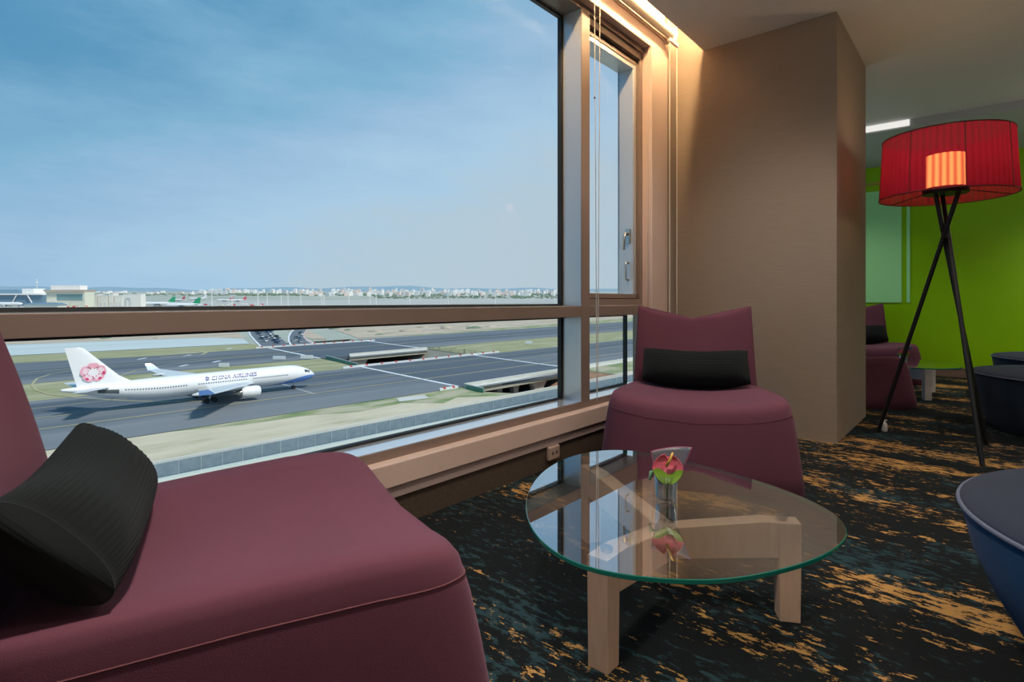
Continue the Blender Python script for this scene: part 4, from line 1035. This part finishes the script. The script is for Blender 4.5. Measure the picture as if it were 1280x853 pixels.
# ---------------- service vehicles on the apron
sv = []
for mt in ('cityw','tailred','terminal_wall'):
    m = MB(); m.box(-3.2,1.4,-1.2,1.2,.7,3.2); m.hexa([(1.5,-1.1,.7),(3.2,-1.1,.7),(3.2,1.1,.7),(1.5,1.1,.7)], [(1.5,-1.1,2.6),(2.8,-1.1,2.6),(2.8,1.1,2.6),(1.5,1.1,2.6)])
    for wx in (-2.2,2.2):
        for wy in (-1,1): m.tube([(wx,wy-.15,.5),(wx,wy+.15,.5)], .5, 10, mi=1)
    sv.append(m.build('service_truck', [M[mt], M['tyre']]))
vr = random.Random(11); vspots = []; vused = [False]*3
for i in range(400):
    x = vr.choice([vr.uniform(74,110), vr.uniform(180,330)]); y = vr.uniform(380.5,383.0) if x > 120 else vr.uniform(384.4,385.2)
    u, v = uvp(x, y)
    if len(vspots) >= 34 or any(math.hypot(u-a_, v-b_) < 9 for a_, b_ in vspots) or any(math.hypot(u-a_, v-b_) < 48 for a_, b_ in PLANES): continue
    vspots.append((u, v)); k = vr.randrange(3)
    if not vused[k]: o = sv[k]; vused[k] = True
    else: o = sv[k].copy(); C.objects.link(o)
    nm = ('white','red','cream')[k]
    tag(o, 'tiny %s service truck parked on the far apron' % nm, 'truck', '%s service trucks on the apron' % nm)
    o.matrix_world = gloc(u, v, 0, vr.choice([.1,1.6,3.2,-1.5])+VIEWROT)

# ---------------- distant town
protos = []
for mk in ('cityw','cityp','cityg','cityw'):
    me_ = MB(); me_.box(-.5,.5,-.5,.5,0,1); me_.box(-.3,.15,-.3,.3,1,1.14); me_.box(.2,.4,-.1,.2,1,1.22)
    o = me_.build('town_building', M[mk]); protos.append(o)
used = [False]*4
rng = random.Random(5)
boxes = []
for i in range(420):
    x = rng.choice([rng.uniform(60,740), rng.uniform(250,705), rng.uniform(380,700)])
    far = rng.random()
    y = 363+rng.uniform(3.0,7.5) if x > 380 else 363+rng.uniform(3.0,5.2)
    d = 697*31/(y-363); u, v = uvp(x, y)
    wpx = rng.uniform(2.0,6.0) if x > 240 else rng.uniform(2,7)
    rad = max(wpx*d/697*.62, 20)
    if len(boxes) >= 285 or any(math.hypot(u-a_, v-b_) < rad+c_ for a_, b_, c_ in boxes): continue
    boxes.append((u, v, rad)); k = rng.randrange(4)
    if not used[k]: o = protos[k]; used[k] = True
    else: o = protos[k].copy(); C.objects.link(o)
    tag(o, 'tiny pale building of the distant town on the horizon', 'building', 'pale buildings of the distant town')
    hpx = rng.uniform(2.2,5.0)*(1.35 if rng.random() < .15 else 1)*(.55 if x < 240 else 1)
    o.matrix_world = gloc(u, v, 0, VIEWROT+rng.uniform(-.3,.3)) @ Matrix.Diagonal((wpx*d/697, 30, hpx*d/697, 1))
# tree belt in the plain: one mass of crowns
m = MB()
for i in range(900):
    x = rng.uniform(300,720) if rng.random() < .85 else rng.uniform(100,320)
    y = 363+rng.uniform(4.0,10.5) if x > 470 else 363+rng.uniform(4.5,7.0)
    u, v = uvp(x, y); d = 697*31/(y-363); r = rng.uniform(.6,1.5)*d/697
    if any(math.hypot(u-a_, v-b_) < r*2.5+c_ for a_, b_, c_ in boxes): continue
    m.sphere((u, v, r*.35), r, 7, 5, (rng.uniform(1.2,2.4),1.4,.75))
o = m.build('trees', M['treeline'], smooth=True); o.matrix_world = AIR; tag(o, 'belt of low dark green trees before the distant town', 'trees', None, 'stuff')
tb = MB()
for i in range(16):
    u, v = uvp(100+rng.uniform(8,22), 382); r = rng.uniform(3,6); tb.sphere((u+rng.uniform(-10,10), v+rng.uniform(-8,8), r*.7), r, 8, 6)
o = tb.build('tree_clump', M['treeline'], smooth=True); o.matrix_world = AIR; tag(o, 'dark green tree clump between terminal and cargo blocks', 'trees', None, 'stuff')
# hills on the horizon
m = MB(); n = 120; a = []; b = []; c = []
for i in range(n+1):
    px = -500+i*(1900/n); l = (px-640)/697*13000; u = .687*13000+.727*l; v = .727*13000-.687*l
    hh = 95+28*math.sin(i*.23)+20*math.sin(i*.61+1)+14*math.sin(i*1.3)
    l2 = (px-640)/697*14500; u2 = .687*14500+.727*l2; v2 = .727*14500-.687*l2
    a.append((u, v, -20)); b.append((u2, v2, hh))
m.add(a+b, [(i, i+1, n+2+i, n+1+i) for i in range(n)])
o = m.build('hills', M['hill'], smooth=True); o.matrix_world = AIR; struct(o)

# ---------------- highway beyond the far bridge with cars
def road(name, left, right, mt):
    Lp = [uvp(*p) for p in left]; Rp = [uvp(*p) for p in right]; n = len(Lp)
    m = MB(); m.add([(u, v, -.06) for u, v in Lp+Rp], [(i, i+1, n+i+1, n+i) for i in range(n-1)]); o = m.build(name, M[mt]); o.matrix_world = AIR; struct(o)
road('road_outbound', [(327,433.5),(320,426),(314,419),(311,412),(311,407)], [(362,431.5),(354,425),(344,418.5),(337,412),(334,407)], 'asphalt')
road('road_inbound', [(364,431),(361.5,426),(361.5,421),(364,416),(370,410),(378,405)], [(391,430),(383,426),(379,421),(379,417),(384,411),(394,405)], 'asphalt')
road('road_verge', [(391,430),(383,426),(379,421),(379,417),(384,411),(394,405)], [(397,429.6),(385.0,425),(381,420.5),(381,417),(386,411),(396,405)], 'pinkbarrier')
line([uvp(*p) for p in ((326,433),(319,426),(313,419),(310.5,412),(310.5,407))], 1.2, -.03)
line([uvp(*p) for p in ((363.5,431),(361,426),(361,421),(363.5,416),(369.5,410))], 1.2, -.03)
car_protos = []
def make_car(mt):
    m = MB(); m.hexa([(-2.3,-.9,.3),(2.3,-.9,.3),(2.3,.9,.3),(-2.3,.9,.3)], [(-2.2,-.88,.95),(2.2,-.88,.85),(2.2,.88,.85),(-2.2,.88,.95)])
    for wx in (-1.4,1.4):
        for wy in (-.8,.8): m.tube([(wx,wy-.1,.33),(wx,wy+.1,.33)], .33, 10, mi=2)
    m.hexa([(-1.9,-.85,.92),(1.0,-.85,.88),(1.0,.85,.88),(-1.9,.85,.92)], [(-1.4,-.7,1.5),(.3,-.7,1.5),(.3,.7,1.5),(-1.4,.7,1.5)], 1)
    m.box(-1.4,.3,-.7,.7,1.49,1.56)
    return m.build('car', [mt, M['carglass'], M['tyre']])
for cm in M['carpaint']: car_protos.append(make_car(cm))
cused = [False]*4
cars = []
for i in range(26): 
    q = rng.random(); lane = rng.choice((.2,.42,.62,.82)); 
    yl = 431-q*21
    xl = 327-(431-yl)*.85+(431-yl)**2*.009; xr = 361-(431-yl)*1.25+(431-yl)**2*.010
    cars.append((xl+(xr-xl)*lane, yl, 1))
for i in range(9):
    q = rng.random(); yl = 428-q*17; mid = 370-(428-yl)*.1+(428-yl)**2*.035; cars.append((mid+rng.uniform(-4,6), yl, 2))
names = ['white','dark','silver','blue']
placed = []
for (x, y, r_) in cars:
    u, v = uvp(x, y)
    if any(math.hypot(u-a_, v-b_) < 5.2 for a_, b_ in placed): continue
    placed.append((u, v)); k = rng.randrange(4)
    if not cused[k]: o = car_protos[k]; cused[k] = True
    else: o = car_protos[k].copy(); C.objects.link(o)
    tag(o, 'tiny %s car on the curving road beyond the taxiway bridge' % names[k], 'car', '%s cars on the curving road' % names[k])
    dirv = 1.85 if r_ == 1 else 1.45
    o.matrix_world = gloc(u, v, -.05, dirv)
for k in range(4):
    if not cused[k]: bpy.data.objects.remove(car_protos[k])
# small white airfield signs
for i, (x, y, lb) in enumerate(((349,450.5,'white airfield sign board on the grass behind the airliner nose'),(383.5,449.5,'white airfield sign board beside the green railing on the far taxiway'),(280,460,'white airfield sign on the grass above the airliner cabin'),(661,430.5,'white airfield sign on the grass beyond the near bridge, left of the mullion'),(722,417.5,'small white airfield sign seen in the narrow window'))):
    u, v = uvp(x, y); t = thing('airfield_sign', gp(u, v), lb, 'sign', 'airfield signs'); t.matrix_world = gloc(u, v, 0, VIEWROT)
    w = 5.5 if i < 2 else 4
    m = MB(); m.box(-w/2, w/2, -.2, .2, .4, 1.9); m.build('board', M['paintwhite'], t); m = MB()
    for s in (-.35,.35): m.box(w*s-.1, w*s+.1, -.1, .1, -.2, .4)
    m.build('post', M['fencepost'], t)
# dirt mounds on the building site
mounds = []
for i in range(30):
    x, y = rng.choice([(rng.uniform(405,560), rng.uniform(408,419)), (rng.uniform(520,640), rng.uniform(404,411)), (rng.uniform(20,230), rng.uniform(421.5,424))])
    u, v = uvp(x, y); r = rng.uniform(2.5,6)
    if any(math.hypot(u-a_, v-b_) < 2.1*(r+c_) for a_, b_, c_ in mounds): continue
    mounds.append((u, v, r))
    m = MB(); n = 14; rings = []
    for q in range(5):
        rr = r*(1-q/5.2); rings.append([(rr*math.cos(2*PI*j/n)*rng.uniform(.85,1.15)*1.6, rr*math.sin(2*PI*j/n)*rng.uniform(.85,1.15), r*.38*(q/5)**.8) for j in range(n)])
    m.loft(rings); o = m.build('dirt_mound', M['dirt'] if i % 3 else M['treeline'], smooth=True); o.matrix_world = gloc(u, v, -.15, rng.uniform(0,3))
    tag(o, 'low %s on the bare building site beyond the taxiways' % ('mound of pale dirt' if i % 3 else 'heap of dark brush'), 'mound', 'dirt mounds on the building site' if i % 3 else 'brush heaps on the building site')

# ================================================================== LIGHT
w = bpy.data.worlds.new('sky'); SC.world = w; w.use_nodes = True; nt = w.node_tree; nt.nodes.clear()
class WM: node_tree = nt
W_ = WM()
out = N(W_, 'ShaderNodeOutputWorld'); bg = N(W_, 'ShaderNodeBackground'); L(W_, bg.outputs[0], out.inputs[0])
tc = N(W_, 'ShaderNodeTexCoord'); sep = N(W_, 'ShaderNodeSeparateXYZ'); L(W_, tc.outputs['Generated'], sep.inputs[0])
dt = N(W_, 'ShaderNodeVectorMath', operation='DOT_PRODUCT'); L(W_, tc.outputs['Generated'], dt.inputs[0]); dt.inputs[1].default_value = (-cs, -sn, 0)
lf = math_(W_, 'MAXIMUM', dt.outputs['Value'], 0)
zz = math_(W_, 'MULTIPLY', sep.outputs['Z'], sep.outputs['Z'])
t_ = math_(W_, 'ADD', math_(W_, 'MULTIPLY', zz, math_(W_, 'ADD', math_(W_, 'MULTIPLY', lf, 10.0), 3.5)), math_(W_, 'MULTIPLY', lf, lf))
mp = N(W_, 'ShaderNodeMapping'); mp.inputs['Scale'].default_value = (1.6,1.6,5.5); mp.inputs['Rotation'].default_value = (.15,.2,.5); L(W_, tc.outputs['Generated'], mp.inputs['Vector'])
cl = noise(W_, mp.outputs[0], 2.2, 6, .62)
t2_ = math_(W_, 'MULTIPLY', math_(W_, 'ADD', math_(W_, 'MULTIPLY', t_, math_(W_, 'ADD', math_(W_, 'MULTIPLY', cl, -1.0), 1.42)), math_(W_, 'MULTIPLY', math_(W_, 'SUBTRACT', cl, .5), -.25)), .5)
skyc = ramp(W_, t2_, [(0,(.48,.605,.69)),(.055,(.465,.604,.708)),(.12,(.41,.61,.79)),(.25,(.335,.53,.735)),(.41,(.227,.456,.658)),(.735,(.119,.328,.533)),(1,(.088,.285,.51))])
L(W_, skyc, bg.inputs['Color']); bg.inputs['Strength'].default_value = 1.0
def light(name, typ, loc, energy, col, rot=(0,0,0), **kw):
    l = bpy.data.lights.new(name, typ); l.energy = energy; l.color = col
    for k, v in kw.items(): setattr(l, k, v)
    o = bpy.data.objects.new(name, l); C.objects.link(o); o.location = loc; o.rotation_euler = rot; return o
sun = light('sun', 'SUN', (20,0,30), 3.1, (1,.95,.86), angle=.12)
sun.rotation_euler = Vector((-.62,-.10,-.78)).to_track_quat('-Z', 'Y').to_euler()
# unseen ceiling spots, added out of view to brighten the room
SP = [(-.75,.55,250),(-1.0,2.85,100),(.9,1.2,90),(.9,3.0,70),(2.6,1.5,80),(2.6,4.2,80),(1.2,5.6,80),(1.1,7.5,125),(2.6,7.5,95),(-1.35,7.35,60),(-1.1,3.28,20),(-.30,3.2,36)]
dl0 = None
for i, (x, y, e) in enumerate(SP):
    if dl0 is None:
        dl0 = thing('ceiling_downlight', (0,0,CEIL), 'round recessed ceiling spotlight', 'ceiling light', 'recessed ceiling spotlights')
        m = MB(); m.lathe([(.055,0),(.055,-.004),(.042,-.006),(.038,0)], 32, cap0=False, cap1=False); m.build('trim_ring', M['chrome'], dl0, smooth='auto')
        m = MB(); m.lathe([(.038,-.001),(.001,-.001)], 24, cap0=False, cap1=False); m.build('lens', M['spotglow'], dl0)
        o = dl0
    else: o = copy_tree(dl0)
    zc_ = CEIL if y < 6.85 else 2.645-(y-6.85)*.045/1.55-.001
    o.location = (x, y, zc_)
    light('spot', 'SPOT', (x, y, zc_-.02), e, (1,.88,.76), spot_size=math.radians(120), spot_blend=.9, shadow_soft_size=.10)
pend = None  # globe lamps added outside the view as fill for the dim interior
for (x, y, z) in ((1.4,-2.2,2.0),(3.2,-.6,2.0),(1.9,2.0,2.0),(3.4,3.6,2.0),(1.6,6.6,2.0)):
    if pend is None:
        pend = thing('pendant_lamp', (0,0,0), 'white opal globe pendant lamp', 'pendant lamp', 'opal globe pendants')
        m = MB(); m.sphere((0,0,0), .17, 28, 18); m.build('globe', M['opal'], pend, smooth=True)
        m = MB(); m.lathe([(.05,.163),(.05,.20),(.01,.215)], 20); m.build('cap', M['chrome'], pend, smooth='auto')
        m = MB(); m.tube([(0,0,.21),(0,0,CEIL-2.0)], .003, 6); m.build('cable', M['blackmetal'], pend)
        o = pend
    else: o = copy_tree(pend)
    o.location = (x, y, z)
light('lamp_bulb', 'POINT', (LX, LY, 1.86), 2.2, (1,.74,.52), shadow_soft_size=.04)

SC.view_settings.view_transform = 'Standard'; SC.view_settings.look = 'None'; SC.view_settings.gamma = 1.0
SC.view_settings.use_curve_mapping = False; SC.view_settings.exposure = 0.0
cy = SC.cycles
cy.use_denoising = True
cy.max_bounces = 10; cy.diffuse_bounces = 5; cy.glossy_bounces = 5; cy.transparent_max_bounces = 24; cy.transmission_bounces = 8
cy.sample_clamp_indirect = 6; cy.caustics_reflective = False; cy.caustics_refractive = False
